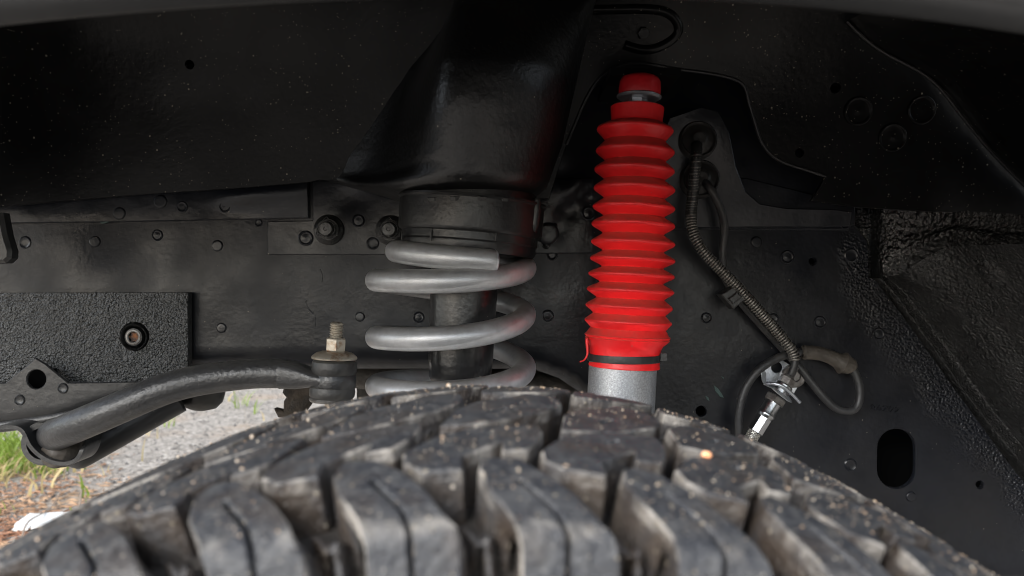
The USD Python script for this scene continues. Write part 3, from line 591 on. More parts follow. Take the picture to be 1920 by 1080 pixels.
# ------------------------------------------------------------------ shock absorber
shock = thing('shock_absorber', 'shock absorber with bright red ribbed rubber boot over a galvanised tube', 'shock absorber', at(1165, 760, .68))
YS = .68
ridge = [(245, 1118, 1263), (285, 1116, 1265), (320, 1113, 1265), (355, 1112, 1266), (390, 1110, 1266), (422, 1108, 1266), (456, 1107, 1266), (487, 1105, 1266), (516, 1102, 1265), (545, 1099, 1264), (575, 1097, 1262), (603, 1095, 1260), (630, 1095, 1257)]
prof = [(1195, 203, 42), (1195, 200, 47), (1195, 202, 49.5), (1195, 206, 49.5), (1194, 226, 48), (1193, 231, 49)]
for k, (py, l, r) in enumerate(ridge):
    c = (l + r) / 2; R = (r - l) / 2 * .985
    pn = ridge[k + 1][0] if k + 1 < len(ridge) else py + 20
    hp = (pn - py) / 2
    up = (py - ridge[k - 1][0]) / 2 if k else 13
    vr = np.interp(py, [245, 500, 530, 560, 590, 630], [56, 57.5, 61, 65.5, 69, 72])
    q = np.clip(hp / 17, .55, 1)
    if k == 0: prof += [(c, py - 11, vr + 1)]
    prof += [(c, py - 5.4 * q, R - 3.2), (c, py - 2.6 * q, R - .8), (c, py - .2, R), (c, py + 2.4 * q, R - .5), (c, py + 5.0 * q, R - 2.7)]
    if k + 1 < len(ridge):
        prof += [(c, py + hp * .88, vr + 1.6), (c, py + hp * 1.0, vr), (c, py + hp * 1.12, vr + 1.6)]
prof += [(1176, 635, 79), (1175, 640, 75), (1173, 646, 69.5), (1172, 653, 66.5), (1171, 662, 65.5), (1171, 676, 65.2), (1170, 683, 65.6), (1170, 686, 66.6), (1170, 688, 66), (1170, 687, 63)]
C = np.array([at(a, b, YS) for a, b, _ in prof]); Rr = np.array([mm(q, YS) for *_, q in prof])
seam = lambda i, a: 1 + .006 * np.exp(-((np.mod(a - math.radians(258) + np.pi, 2 * np.pi) - np.pi) / .012) ** 2) + .004 * np.sin(3 * a + i * .13) * (len(prof) > 0) * .5
axis = at(1195, 200, YS) - at(1170, 688, YS)
boot = obj('rubber_boot', rings(C, Rr, N=-axis, seg=144, cap=False, shape=seam), 'red_rubber', shock, smooth=42)
# torn flap at the boot's lower left
fl = [at(1100, 634, YS - .01), at(1101, 652, YS - .012), at(1100, 668, YS - .013), at(1094, 676, YS - .014), at(1088, 678, YS - .016)]
c = spline(fl, 16); obj('boot_flap', rings(c, np.linspace(.0034, .0012, 16), seg=10, shape=lambda i, a: 1 - .6 * np.abs(np.sin(a))), 'red_rubber', boot, smooth=True)
obj('damper_tube', lathe([(.0001, .0), (mm(62.5, YS), 0), (mm(63.2, YS), -.002), (mm(63.2, YS), -.22), (0, -.22)], at(1169, 660, YS), axis, 72), 'galvanised', shock, smooth=40)
za = axis / np.linalg.norm(axis) + np.array([-.035, 0, 0]); zo = at(1170, 670, YS)
tie = obj('cable_tie', lathe([(mm(64.4, YS), -.0030), (mm(68.6, YS), -.0030), (mm(69, YS), -.0026), (mm(69, YS), .0026), (mm(68.6, YS), .0030), (mm(64.4, YS), .0030), (mm(64.4, YS), -.0030)], zo, za, 72), 'plastic_black', shock, smooth=35)
hb = box((0, 0, 0), (.0052, .0075, .0062)); hb.apply_translation(at(1243, 669, YS - .012)); obj('tie_head', hb, 'plastic_black', tie)
obj('hex_nut', hexprism(at(1195, 203, YS), axis, mm(31, YS), mm(19, YS), .001, .3), 'zinc', shock)
obj('washer', lathe([(0, -.0012), (mm(38, YS), -.0012), (mm(41.5, YS), .0), (mm(41.5, YS), .0012), (mm(36, YS), .0022), (0, .0022)], at(1198, 183, YS), axis, 48), 'zinc', shock, smooth=30)
obj('top_bushing', lathe([(mm(37, YS), 0), (mm(38.8, YS), .0012), (mm(39, YS), .006), (mm(38, YS), .011), (mm(34, YS), .0145), (mm(25, YS), .0162), (0, .0165)], at(1199, 178, YS), axis, 48), 'red_bushing', shock, smooth=40)


# ------------------------------------------------------------------ left: plates and brackets
YP = .785
rp2 = thing('reinforcement_plate', 'rough textured black plate bolted to the rail at the left edge', 'plate', at(180, 720, YP))
pp = pxpoly([(-300, 550), (352, 548), (353, 730), (-300, 730)], YP).difference(circ(252, 631, 27, YP, 36))
V, F, tg = slab(pp, .0045, [(-.0005, 0), (0, -.0008), (0, -.010)], lambda p, h: np.c_[p[:, 0], YP - h + (fbm(np.c_[p * 130, p[:, :1] * 0], 3, 3) - .5) * .0022 * (h >= 0), p[:, 1]])
obj('plate_sheet', (V, F), 'rough_plate', rp2, smooth=True)
obj('packing_block', box((at(26, 640, YP)[0], (YP + .010 + YR) / 2, at(26, 640, YP)[2]), (mm(640, YP), YR - YP - .011, mm(170, YP))), 'bracket_paint', rp2)
bc = at(251, 632, YP)
bb = obj('socket_bolt', lathe([(.0140, .0095), (.0134, -.0005), (.0128, -.0012), (.0115, .0), (.0098, .004), (.0093, .0075), (.009, .001), (.0085, -.001), (.0058, -.0012), (.0056, .004), (0, .004)], bc, (0, 1, 0), 40), 'bolt_black', rp2, smooth=40)
obj('bolt_face', lathe([(.0088, .0016), (.0072, -.0016), (.0060, -.0018), (.0050, -.0012)], bc, (0, 1, 0), 24), 'steel_dull', bb, smooth=30)
a = np.linspace(0, 2 * np.pi, 48, endpoint=False); rs = .0049 * (1 + .20 * np.cos(6 * a)); c2 = Polygon(np.c_[bc[0] + rs * np.cos(a), bc[2] + rs * np.sin(a)])
obj('rusty_socket', plate(c2, bc[1] + .0012, .001, .0002, .002), 'rust', bb)

YB = .768
lb = thing('mounting_bracket', 'smooth black bracket with pointed tab and round hole below the textured plate', 'bracket', at(100, 780, YB))
bp = pxpoly([(-300, 722), (10, 718), (66, 672), (84, 682), (128, 718), (250, 716), (380, 708), (420, 690), (420, 712), (345, 722), (215, 762), (120, 788), (0, 806), (-300, 812)], YB).difference(circ(68, 711, 18, YB))
zb = lambda x: np.interp(x, [at(a, 0, YB)[0] for a in (-300, 0, 120, 215, 345, 430)], [at(0, b, YB)[2] for b in (812, 806, 788, 762, 722, 706)])
def lbs(x, z):
    d = np.clip(z - zb(x), 0, .014); return .014 - np.sqrt(np.maximum(.014 ** 2 - (.014 - d) ** 2, 0)) + (fbm(np.c_[x * 30, z * 30, x * 0], 3, 5) - .5) * .0012
obj('bracket_sheet', plate(bp, YB, .003, .0008, .006, lbs), 'bracket_paint', lb, smooth=True)
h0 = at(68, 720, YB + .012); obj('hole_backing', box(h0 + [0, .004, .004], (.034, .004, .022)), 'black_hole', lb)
for a, b in ((37, 750), (118, 728)):
    c = at(a, b, YB - .0002); q = mm(9, YB); obj('dimple', lathe([(q * 1.2, -.0006), (q * 1.08, .0008), (q * .95, .0012), (q * .8, .0005), (q * .5, .0001), (0, .0)], c, (0, -1, 0), 18), 'bracket_paint', lb, smooth=50)
# rolled lower flange
c = spline([at(-300, 806, YB + .006), at(0, 799, YB + .006), at(110, 782, YB + .006), at(215, 756, YB + .008), at(345, 716, YB + .010)], 30)
obj('rolled_flange', rings(c, .0062, seg=12), 'bracket_paint', lb, smooth=True)

# anti-roll bar
bar = thing('anti_roll_bar', 'thick black anti-roll bar bending from the link stack down to the left', 'anti-roll bar', at(110, 815, .66))
bp_ = [at(96, 818, .80), at(98, 816, .735), at(112, 812, .690), at(150, 796, .668), at(230, 762, .662), at(330, 723, .665), at(420, 706, .668), at(500, 700, .668), at(540, 701, .667)]
c = spline(bp_, 70)
rad = np.interp(np.linspace(0, 1, 70), [0, .3, .5, .85, 1], [.0135, .0142, .0136, .0128, .0122])
obj('bar_tube', rings(c, rad, seg=28), 'bar_paint', bar, smooth=True)
# flattened eye
n = 22; cs = np.linspace(0, 1, n); C = np.array([at(526 + 104 * t, 701 + 14 * t ** 1.3, .667 - .005 * t) for t in cs])
hh = np.interp(cs, [0, .3, .6, 1], [.0124, .0112, .0074, .0068]); ww = np.interp(cs, [0, .4, .7, 1], [.0124, .0142, .0168, .0175])
rv = []
aa = np.linspace(0, 2 * np.pi, 28, endpoint=False)
for i in range(n):
    se = np.sign(np.cos(aa)) * np.abs(np.cos(aa)) ** .75, np.sign(np.sin(aa)) * np.abs(np.sin(aa)) ** .75
    rv.append(np.c_[np.full(28, C[i, 0]), C[i, 1] + ww[i] * se[0], C[i, 2] + hh[i] * se[1]])
rv = np.array(rv); pv_ = np.concatenate([rv, rv[:, :1]], 1)
obj('flattened_end', grid(pv_[:, ::-1]), 'bar_paint', bar, smooth=True)
LX = at(627, 715, .662)
obj('bar_eye', lathe([(.001, -.0068), (.0160, -.0068), (.0176, -.005), (.0180, 0), (.0176, .005), (.0160, .0068), (.001, .0068)], LX, (0.03, 0, 1), 40), 'bar_paint', bar, smooth=40)

# bush bracket the bar passes through at the left
bush = thing('bar_bush_bracket', 'curved black strap bracket with rubber bush cradling the bent bar end', 'bush bracket', at(120, 880, .72))
st = [at(5, 800, .70), at(52, 806, .70), at(62, 826, .70), at(78, 846, .70), at(100, 860, .70), at(128, 866, .70), at(152, 858, .70), at(163, 838, .70), at(168, 820, .71)]
c = spline(st, 50); tn = np.gradient(c, axis=0); tn /= np.linalg.norm(tn, axis=1, keepdims=True); nrm = np.c_[-tn[:, 2], tn[:, 1] * 0, tn[:, 0]]
th = .0017; hw = .020
ring4 = np.stack([c + nrm * th + [0, -hw * .4, 0], c - nrm * th + [0, -hw * .4, 0], c - nrm * th + [0, hw, 0], c + nrm * th + [0, hw, 0], c + nrm * th + [0, -hw * .4, 0]], 1)
obj('strap', grid(ring4), 'bracket_paint', bush, smooth=40)
obj('rubber_bush', lathe([(.0138, -.026), (.0185, -.026), (.0195, -.024), (.0195, .02), (.0, .02)], at(110, 822, .728), (0, 1, 0), 36), 'rubber', bush, smooth=40)
obj('dust_wedge', lathe([(.0001, -.02), (.012, -.018), (.0155, -.004), (.014, .006), (0, .008)], at(122, 842, .716), (0, 1, .1), 24), 'sleeve_rubber', bush, smooth=True, label='dried brown mud in the strap')
# tapered arm behind, its rounded end below
arm = thing('torque_arm', 'black rounded arm end hanging lowest behind the anti-roll bar at left', 'suspension arm', at(130, 870, .76))
ao, ae = at(128, 866, .775), at(330, 742, .83)
cA = np.array([ao + (ae - ao) * t for t in np.linspace(-.02, 1, 24)])
ra = np.interp(np.linspace(0, 1, 24), [0, .03, .08, .15, 1], [.004, .010, .0132, .0142, .0190])
obj('arm_tube', rings(cA, ra, seg=26), 'bracket_paint', arm, smooth=True)
# bump rubber that hangs below the rail
bs = thing('rebound_rubber', 'black round rubber stop hanging below the rail behind the bar', 'bump rubber', at(372, 770, .86))
obj('rubber_dome', lathe([(.030, .045), (.0255, .03), (.0250, .012), (.0235, .004), (.018, -.003), (.008, -.0065), (0, -.0075)], at(374, 757, .86), (.12, 0, 1), 36), 'rubber', bs, smooth=40)
obj('mount_plate', box(at(374, 690, .86), (.07, .05, .006)), 'bracket_paint', bs)
# edge of a bracket at the far left
fe = thing('hanger_edge', 'rounded black bracket end at the far left edge of the view', 'bracket', at(0, 490, .70))
pe = pxpoly([(-60, 398), (2, 398), (10, 440), (19, 470), (18, 484), (8, 493), (-60, 498)], .70)
obj('bracket_end', plate(pe, .70, .012, .003, .005), 'bracket_paint', fe, smooth=True)

# ------------------------------------------------------------------ link stack
lk = thing('anti_roll_bar_link', 'threaded stud with rusty nut clamping rubber bushings above and below the bar end', 'drop link', at(625, 760, .662))
YL = .662; ax = np.array([.045, 0, 1.0]); ax /= np.linalg.norm(ax)
b = lambda px, py: at(px, py, YL)
h = np.linspace(0, mm(46, YL), 150)
thr = np.c_[.0052 + .00055 * np.sin(h / .00195 * 2 * np.pi), h]
obj('threaded_stud', lathe(np.vstack([[(.0, -.02), (.005, -.02)], thr, [(.0048, h[-1] + .0008), (.0035, h[-1] + .0016), (0, h[-1] + .0016)]]), b(629.5, 653), ax, 28), 'steel_rusty', lk, smooth=60)
obj('hex_nut', hexprism(b(629, 659), ax, .0150, mm(26, YL), .0012, .25), 'steel_rusty', lk)
obj('cup_washer', lathe([(.0001, .0042), (.0105, .0046), (.0150, .0032), (.0182, .0006), (.0188, -.0006), (.0184, -.0018), (.017, -.0016), (.001, .0012)], b(627, 669), ax, 48), 'steel_rusty', lk, smooth=35)
for py, lbl in ((689, 'upper'), (735, 'lower')):
    hgt = mm(14 if lbl == 'upper' else 12.5, YL)
    obj('rubber_bushing', lathe([(.001, hgt), (.0165, hgt), (.0182, hgt * .75), (.0188, hgt * .1), (.0184, -hgt * .6), (.0165, -hgt), (.001, -hgt)], b(627 if lbl == 'upper' else 623, py), ax, 48), 'rubber', lk, smooth=38)
obj('lower_washer', lathe([(.001, .0014), (.0172, .0014), (.0182, 0), (.0172, -.0016), (.001, -.0016)], b(621, 749), ax, 40), 'steel_dull', lk, smooth=35)
obj('link_rod', lathe([(.005, 0), (.005, -.12), (0, -.12)], b(621, 750), ax, 20), 'steel_rusty', lk, smooth=40)

# ------------------------------------------------------------------ hidden mass behind the rail: gearbox and underbody
gb = thing('gearbox_housing', 'grey brown engine casing glimpsed below the rail behind the coil spring', 'engine casing', at(880, 720, 1.0))
gm = box((at(890, 700, 1.0)[0], 1.16, .695), (.30, .30, .17)); obj('casing', gm, 'gearbox_metal', gb)
for k in range(8):
    obj('casing_rib', box((at(890, 700, 1.0)[0] - .13 + k * .037, 1.004, .695), (.007, .016, .165)), 'gearbox_metal', gb)
obj('cross_tube', rings(spline([at(640, 700, .93), at(800, 712, .94), at(1000, 722, .95), at(1150, 745, .95)], 20), .016, seg=16), 'gearbox_metal', gb, smooth=True)
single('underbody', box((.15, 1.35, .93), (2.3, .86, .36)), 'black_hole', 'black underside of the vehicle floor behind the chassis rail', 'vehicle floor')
rb = pxpoly([(532, 770), (514, 766), (517, 772), (522, 782), (545, 786), (562, 786), (580, 760), (590, 720), (545, 718), (533, 724), (530, 736), (537, 745), (532, 752)], .80)
rbk = thing('axle_bracket', 'ragged rusty brown bracket edge beside the link stack above the tyre', 'bracket', at(560, 786, .80))
obj('bracket_sheet', plate(rb, .80, .012, .002, .005, lambda x, z: (fbm(np.c_[x * 60, z * 60, x * 0], 3, 6) - .5) * .012), 'rusty_bracket', rbk, smooth=True)

# ------------------------------------------------------------------ right: grommets, cables, brake hose
YC = .785
wire = thing('sensor_cable', 'black sensor cable looping from the lower grommet through the brown rubber sleeve', 'cable', at(1388, 800, YC))
def grommet(parent, px, py, r, tilt=(-.05, -1, .05)):
    z_ = at(px, py, YR)[2]; c = at(px, py, YR - .0105 - max(z_ - zl, 0) * .22); q = mm(r, YR)
    return obj('grommet', lathe([(q * 1.12, .006), (q * 1.10, -.001), (q, -.0035), (q * .93, -.0028), (q * .88, -.0012), (q * .60, -.0032), (q * .42, -.0060), (q * .36, -.0085), (q * .26, -.0088), (0, -.0080)], c, -np.array(tilt, float), 40), 'rubber', parent, smooth=50)
grommet(wire, 1313, 335, 32)
w1 = [at(1315, 338, .782), at(1326, 346, .768), at(1348, 385, .768), at(1358, 430, .776), at(1355, 480, .780), at(1362, 525, .782), at(1378, 552, .780), at(1410, 590, .782), at(1455, 640, .785), at(1500, 690, .782), at(1545, 745, .778), at(1580, 770, .776), at(1603, 766, .776), at(1612, 738, .777), at(1608, 712, .778), at(1596, 690, .779), at(1575, 676, .780), at(1540, 664, .780), at(1505, 660, .780), at(1470, 667, .778), at(1430, 688, .776), at(1402, 720, .776), at(1388, 760, .776), at(1385, 800, .776), at(1390, 860, .776)]
c = spline(w1, 220); obj('cable_sheath', rings(c, mm(7.6, YC), seg=14), 'cable_rubber', wire, smooth=True)
s1 = spline([at(1503, 661, .779), at(1530, 662, .779), at(1560, 671, .779), at(1578, 680, .779), at(1590, 686, .779), at(1597, 694, .779)], 24)
obj('rubber_sleeve', rings(s1, np.interp(np.linspace(0, 1, 24), [0, .03, .06, .55, .72, .76, .80, .86, .92, 1], [.0055, .0078, .0070, .0068, .0080, .0112, .0112, .0088, .0092, .0062]), seg=22), 'sleeve_rubber', wire, smooth=45)

pipe = thing('armoured_brake_pipe', 'steel brake pipe in a spring wound guard from the upper grommet to the bracket', 'brake pipe', at(1485, 690, YC))
grommet(pipe, 1309, 262, 31)
w2 = [at(1303, 262, .778), at(1306, 275, .760), at(1302, 330, .760), at(1297, 385, .768), at(1297, 425, .768), at(1312, 462, .766), at(1345, 500, .765), at(1392, 548, .765), at(1440, 602, .768), at(1476, 645, .768), at(1490, 672, .767), at(1488, 690, .767), at(1482, 704, .768)]
c = spline(w2, 400)
obj('inner_pipe', rings(c, mm(7.0, YC), seg=12), 'plastic_black', pipe, smooth=True)
k0, k1 = 40, 378
seg_ = c[k0:k1]; ln = np.r_[0, np.cumsum(np.linalg.norm(np.diff(seg_, axis=0), axis=1))]
nt = int(ln[-1] / .0027); tq = np.linspace(0, ln[-1], nt * 12); cq = np.c_[[np.interp(tq, ln, seg_[:, k]) for k in range(3)]].T
T = np.gradient(cq, axis=0); T /= np.linalg.norm(T, axis=1, keepdims=True); u = np.cross(T, [0, 1, 0]); u /= np.linalg.norm(u, axis=1, keepdims=True); v_ = np.cross(T, u)
ph = tq / .0027 * 2 * np.pi; rg = mm(8.6, YC)
obj('spiral_guard', rings(cq + rg * (np.cos(ph)[:, None] * u + np.sin(ph)[:, None] * v_), .00115, seg=6), 'armour_wire', pipe, smooth=True)
obj('upper_heat_sleeve', rings(c[26:130:3], mm(10.4, YC) * (1 + .07 * np.sin(np.arange(35) * 2.6)), seg=14), 'plastic_black', pipe, smooth=True)
# clip
clip = thing('cable_clip', 'black plastic clip joining the armoured pipe and the cable', 'clip', at(1383, 556, .775))
for nm, pts, y0, t in (('clip_body', [(1352, 552), (1386, 530), (1409, 553), (1376, 580)], .762, .018), ('clip_latch', [(1366, 560), (1382, 547), (1392, 557), (1375, 571)], .7595, .003)):
    obj(nm, plate(pxpoly(pts, y0), y0, t, .0012, .006), 'plastic_black', clip, smooth=False)
# brake bracket
br = thing('brake_hose_bracket', 'bright zinc plated bracket holding the brake hose union on the rail', 'bracket', at(1465, 745, .79))
YZ = .787
poly = pxpoly([(1428, 689), (1465, 674), (1484, 686), (1506, 700), (1506, 708), (1489, 738), (1478, 742), (1433, 722)], YZ).difference(circ(1457, 689, 10.5, YZ))
obj('bracket_plate', plate(poly, YZ, .002, .0005, .004), 'zinc', br, smooth=False)
obj('folded_tab', plate(pxpoly([(1424, 690), (1428, 688), (1437, 700), (1436, 722), (1428, 716), (1425, 705)], .778), .778, .0018, .0004, .004, lambda x, z: (x - at(1437, 0, .778)[0]) * .8), 'zinc', br)
obj('round_boss', lathe([(.0115, .004), (.0115, -.001), (.0102, -.0022), (.0060, -.0024), (.0055, 0), (0, 0)], at(1489, 705, .783), (0, 1, 0), 28), 'steel_dull', br, smooth=40)
shelf_o = at(1462, 727, .775); ha = at(1482, 704, .770) - at(1418, 806, .765); ha /= np.linalg.norm(ha)
u, v, _ = frame_of(ha)
# spring clip: dished oval disc with a tongue
sc = obj('retaining_clip', lathe([(.0055, .0012), (.0105, .0012), (.0148, -.0004), (.0155, -.001), (.0148, -.0018), (.010, .0), (.0055, -.0002)], at(1462, 733, .770), ha + np.array([.16, -.33, .10]), 36), 'zinc', br, smooth=35)
tp = spline([at(1437, 719, .764), at(1462, 722, .757), at(1482, 736, .757), at(1500, 755, .758)], 16)
obj('clip_tongue', rings(tp, .0016, seg=8), 'zinc', sc, smooth=True)
hose = thing('braided_brake_hose', 'braided steel brake hose with chrome ferrule dropping behind the tyre', 'brake hose', at(1415, 810, .765))
P0 = at(1482, 704, .769)
def along(t): return P0 - ha * t
pxm = lambda n: mm(n, .769)
obj('pipe_neck', lathe([(.0, -.010), (.0032, -.010), (.0040, .0), (.0060, .004), (0, .004)], along(0), -ha, 20), 'steel_dull', hose, smooth=40)
obj('union_nut', hexprism(along(.0025), -ha, .0135, .0085, .001, .2), 'steel_dull', hose)
obj('union_collar', lathe([(0, 0), (.0078, 0), (.0084, .0008), (.0084, .009), (.0078, .0098), (0, .0098)], along(.0105), -ha, 32), 'chrome', hose, smooth=35)
obj('lock_nut', hexprism(along(.0245), -ha, .0185, .0068, .001, .5), 'steel_dull', hose)
obj('ferrule_neck', lathe([(0, 0), (.0078, 0), (.0078, .010), (.0088, .0125), (.0088, .0145), (.0076, .017), (0, .017)], along(.0312), -ha, 32), 'chrome', hose, smooth=40)
obj('ferrule', hexprism(along(.0475), -ha, .0136, .0175, .0006, .1, 8), 'chrome', hose)
hs = [along(.064), along(.08), along(.095) + [0, .003, 0], along(.13) + [.004, .012, 0]]
c = spline(hs, 60); bt = [rings(c, .0052, seg=14)]
obj('hose_core', bt[0], 'steel_dull', hose, smooth=True)
T = np.gradient(c, axis=0); T /= np.linalg.norm(T, axis=1, keepdims=True); uu = np.cross(T, [0, 1, 0]); uu /= np.linalg.norm(uu, axis=1, keepdims=True); vv = np.cross(T, uu)
s = np.linspace(0, 1, 60) * 16; br_ = []
for sg in (1, -1):
    for k in range(9):
        p = s * sg + k * 2 * np.pi / 9; rr = .0056 + .00035 * np.sin(s * 9 / 2 + k + (0 if sg > 0 else np.pi))
        br_.append(rings(c + rr[:, None] * (np.cos(p)[:, None] * uu + np.sin(p)[:, None] * vv), .00062, seg=5, cap=False))
obj('wire_braid', cat(br_), 'braid', hose, smooth=True)

# ------------------------------------------------------------------ tyre
TR, TZ, TX, TY, HW = TYRE_R, TYRE_R + GZ, -.0125, .319, .122
NP_ = 51; PITCH = 2 * math.pi * TR / NP_
tab = np.linspace(-.20, .20, 1601)
slope = np.where(abs(tab) <= HW, np.arctan((.008 * abs(tab) / HW + .054 * (abs(tab) / HW) ** 5) / HW), 0)
sEdge = math.atan(.062 / HW)
slope = np.where(abs(tab) > HW, np.clip(sEdge + (abs(tab) - HW) / .0035 * (1.36 - sEdge), 0, 1.36), slope) * np.sign(tab)
dt = tab[1] - tab[0]
vt = np.r_[0, np.cumsum(np.cos((slope[1:] + slope[:-1]) / 2)) * dt]; vt -= np.interp(0, tab, vt)
rt = np.r_[0, np.cumsum(-np.sin((slope[1:] + slope[:-1]) / 2)) * dt]; rt -= np.interp(0, tab, rt)
def tread(st, h):
    a, t = st[:, 0] / TR, st[:, 1]
    sl = np.interp(t, tab, slope); v = np.interp(t, tab, vt) + np.sin(sl) * h; r = TR + np.interp(t, tab, rt) + np.cos(sl) * h
    return np.c_[TX + r * np.sin(a), TY + v, TZ + r * np.cos(a)]
tyre = thing('tyre', 'large off-road tyre with chunky dusty tread blocks across the bottom', 'tyre', (TX, TY, GZ))
DEP = .0165
prof = [(np.interp(t, tab, vt) - math.sin(np.interp(t, tab, slope)) * DEP, TR + np.interp(t, tab, rt) - math.cos(np.interp(t, tab, slope)) * DEP) for t in np.linspace(-.17, .17, 60)]
prof = [(-.10, .185), (-.118, .195), (-.130, .21), (-.138, .235), (-.136, .255)] + prof + [(.136, .255), (.138, .235), (.130, .21), (.118, .195), (.10, .185)]
a = np.linspace(0, 2 * np.pi, 241)
P = np.array([[(TX + r * math.sin(q), TY + v, TZ + r * math.cos(q)) for v, r in prof] for q in a])
obj('carcass', grid(P[::-1]), 'carcass_rubber', tyre, smooth=True)
rimP = np.array([[(TX + r * math.sin(q), TY + v, TZ + r * math.cos(q)) for v, r in [(-.112, .202), (-.118, .192), (-.105, .183), (-.07, .165), (-.05, .15), (-.045, .10), (-.06, .06), (-.06, .0)]] for q in np.linspace(0, 2 * np.pi, 73)])
obj('rim', grid(rimP[::-1]), 'rim_paint', tyre, smooth=True)
S = [(-38, -96), (-37.5, -88), (-34, -85), (-27, -87), (-19, -96), (-11, -107.5), (-4.5, -117.5), (-1.5, -123), (0, -128), (1, -142), (1, -158), (-24, -158), (-25.5, -128), (-28, -120), (-34.5, -108)]
S_s = [(-27, -100), (-25, -104), (-16, -117), (-13.5, -124), (-12, -150)]
B = [(-20, -80), (-16, -69), (-11, -60), (-2, -51), (10, -44), (22.5, -42), (23, -51), (20.5, -68), (17, -77), (9, -79), (10, -68.5), (-2, -85), (-2, -95.5), (-13, -95.5), (-19, -89)]
B_s = [(2, -63), (6, -57)]
Cb = [(-12, -47), (-9, -13), (-2, 4), (10, 16), (18, 34), (31, 29), (33, 14), (31, 0), (26, -15), (8, -38.5), (-2, -45)]
C_s = [(4, -24), (10, -12)]
rot = lambda p, o, d=0: [(-x + o, -y - d) for x, y in p]
D, D_s = rot(B, 22, 4), rot(B_s, 22, 4)
S2 = [(x, y) for x, y in shapely.intersection(Polygon(rot(S, 44)), shapely.box(-200, 95, 300, 300)).exterior.coords][:-1]; S2_s = rot(S_s, 44)
rib = [(-43, -112), (-41, -112), (-34, -122), (-32.5, -138), (-32, -156), (-34.5, -156), (-35, -138), (-36.5, -123)]
kinds = [('shoulder_block', S, S_s, .5), ('tread_block', B, B_s, .4), ('tread_block', Cb, C_s, .4), ('tread_block', D, D_s, .4), ('shoulder_block', S2, S2_s, .5)]
far = []
def block(pts, sipe, sw, k, grow):
    q = np.array(pts, float) + rng.normal(0, .3, (len(pts), 2)); off = k * PITCH * 1000
    pg = Polygon(q).buffer(-.8, join_style='round').buffer(.8 + grow, join_style='round'); full = pg
    if sipe is not None: pg = pg.difference(LineString(sipe).buffer(sw, cap_style='flat'))
    if pg.geom_type != 'Polygon': pg = max(pg.geoms, key=lambda g: g.area)
    pg, full = [shapely.affinity.scale(shapely.affinity.translate(x.simplify(.25), off), .001, .001, origin=(0, 0)) for x in (pg, full)]
    dh = rng.normal(0, .00025)
    def fn(p, h):
        w = (fbm(np.c_[p * 160, p[:, :1] * 0 + k], 3, 11) - .5)
        e = (noise(np.c_[p * 420, h * 300 + k]) - .5) * .0003
        return tread(p + np.c_[e, -e] * (h < -.0002)[:, None], h + dh + w * .00025)
    V, F, tg = slab(pg, .0042, [(-.0008, 0), (-.0001, -.0008), (.0002, -.0040)], fn)
    sip = (shapely.distance(full.boundary, shapely.points(LAST[0])) > .0006) & (tg > 0)
    LAST0 = LAST[0]
    V2, F2, t2 = slab(full, .012, [(.0001, -.0034), (.0002, -.0044), (.0010, -.0175)], fn)
    dustv = np.r_[np.choose(tg.astype(int), [0.0, .4, .9]), np.choose(t2.astype(int), [.9, .95, 1.0])]
    bl = np.clip((fbm(np.c_[LAST0 * 70, LAST0[:, :1] * 0 + 5], 4, 17) - .5) * 5 - .2, 0, .45); dustv[:len(V)] = np.maximum(dustv[:len(V)], bl); dustv[:len(V)][sip] = 0; keep = np.r_[~sip, np.ones(len(V2), bool)]
    sh = np.r_[np.exp(-((abs(LAST0[:, 1]) - .1230) / .0020) ** 2) * (LAST0[:, 1] < 0), np.zeros(len(V2))]
    edge = sh + keep * np.r_[np.choose(tg.astype(int), [0.0, 1.0, .75]), np.choose(t2.astype(int), [0, .4, .1])]
    return np.vstack([V, V2]), np.vstack([F, F2 + len(V)]), {'dust': dustv, 'edge': edge}
for k in range(-30, 30):
    ang = k * 360 / NP_
    if abs(ang) <= 66:
        for nm, pts, sp, sw in kinds:
            obj(nm, block(pts, sp, sw, k, .15 if nm == 'shoulder_block' else .25), 'tread_rubber', tyre, smooth=True)
        q = shapely.affinity.scale(shapely.affinity.translate(Polygon(rib).buffer(-.3).buffer(.3), k * PITCH * 1000), .001, .001, origin=(0, 0))
        V, F, tg = slab(q, .004, [(-.0006, -.0085), (0, -.0092), (.001, -.0175)], lambda p, h: tread(p, h))
        obj('stone_ejector', (V, F, {'dust': np.choose(tg.astype(int), [.5, .9, 1.0])}), 'tread_rubber', tyre, smooth=True)
    else:
        for nm, pts, sp, sw in kinds:
            pg = shapely.affinity.scale(shapely.affinity.translate(Polygon(pts), k * PITCH * 1000), .001, .001, origin=(0, 0))
            V, F, tg = slab(pg, .02, [(-.001, 0), (0, -.001), (.0018, -.0175)], tread); far.append((V, F))
V, F = cat(far); obj('lower_tread', (V, F, {'dust': np.full(len(V), .3)}), 'tread_rubber', tyre, kind='stuff')
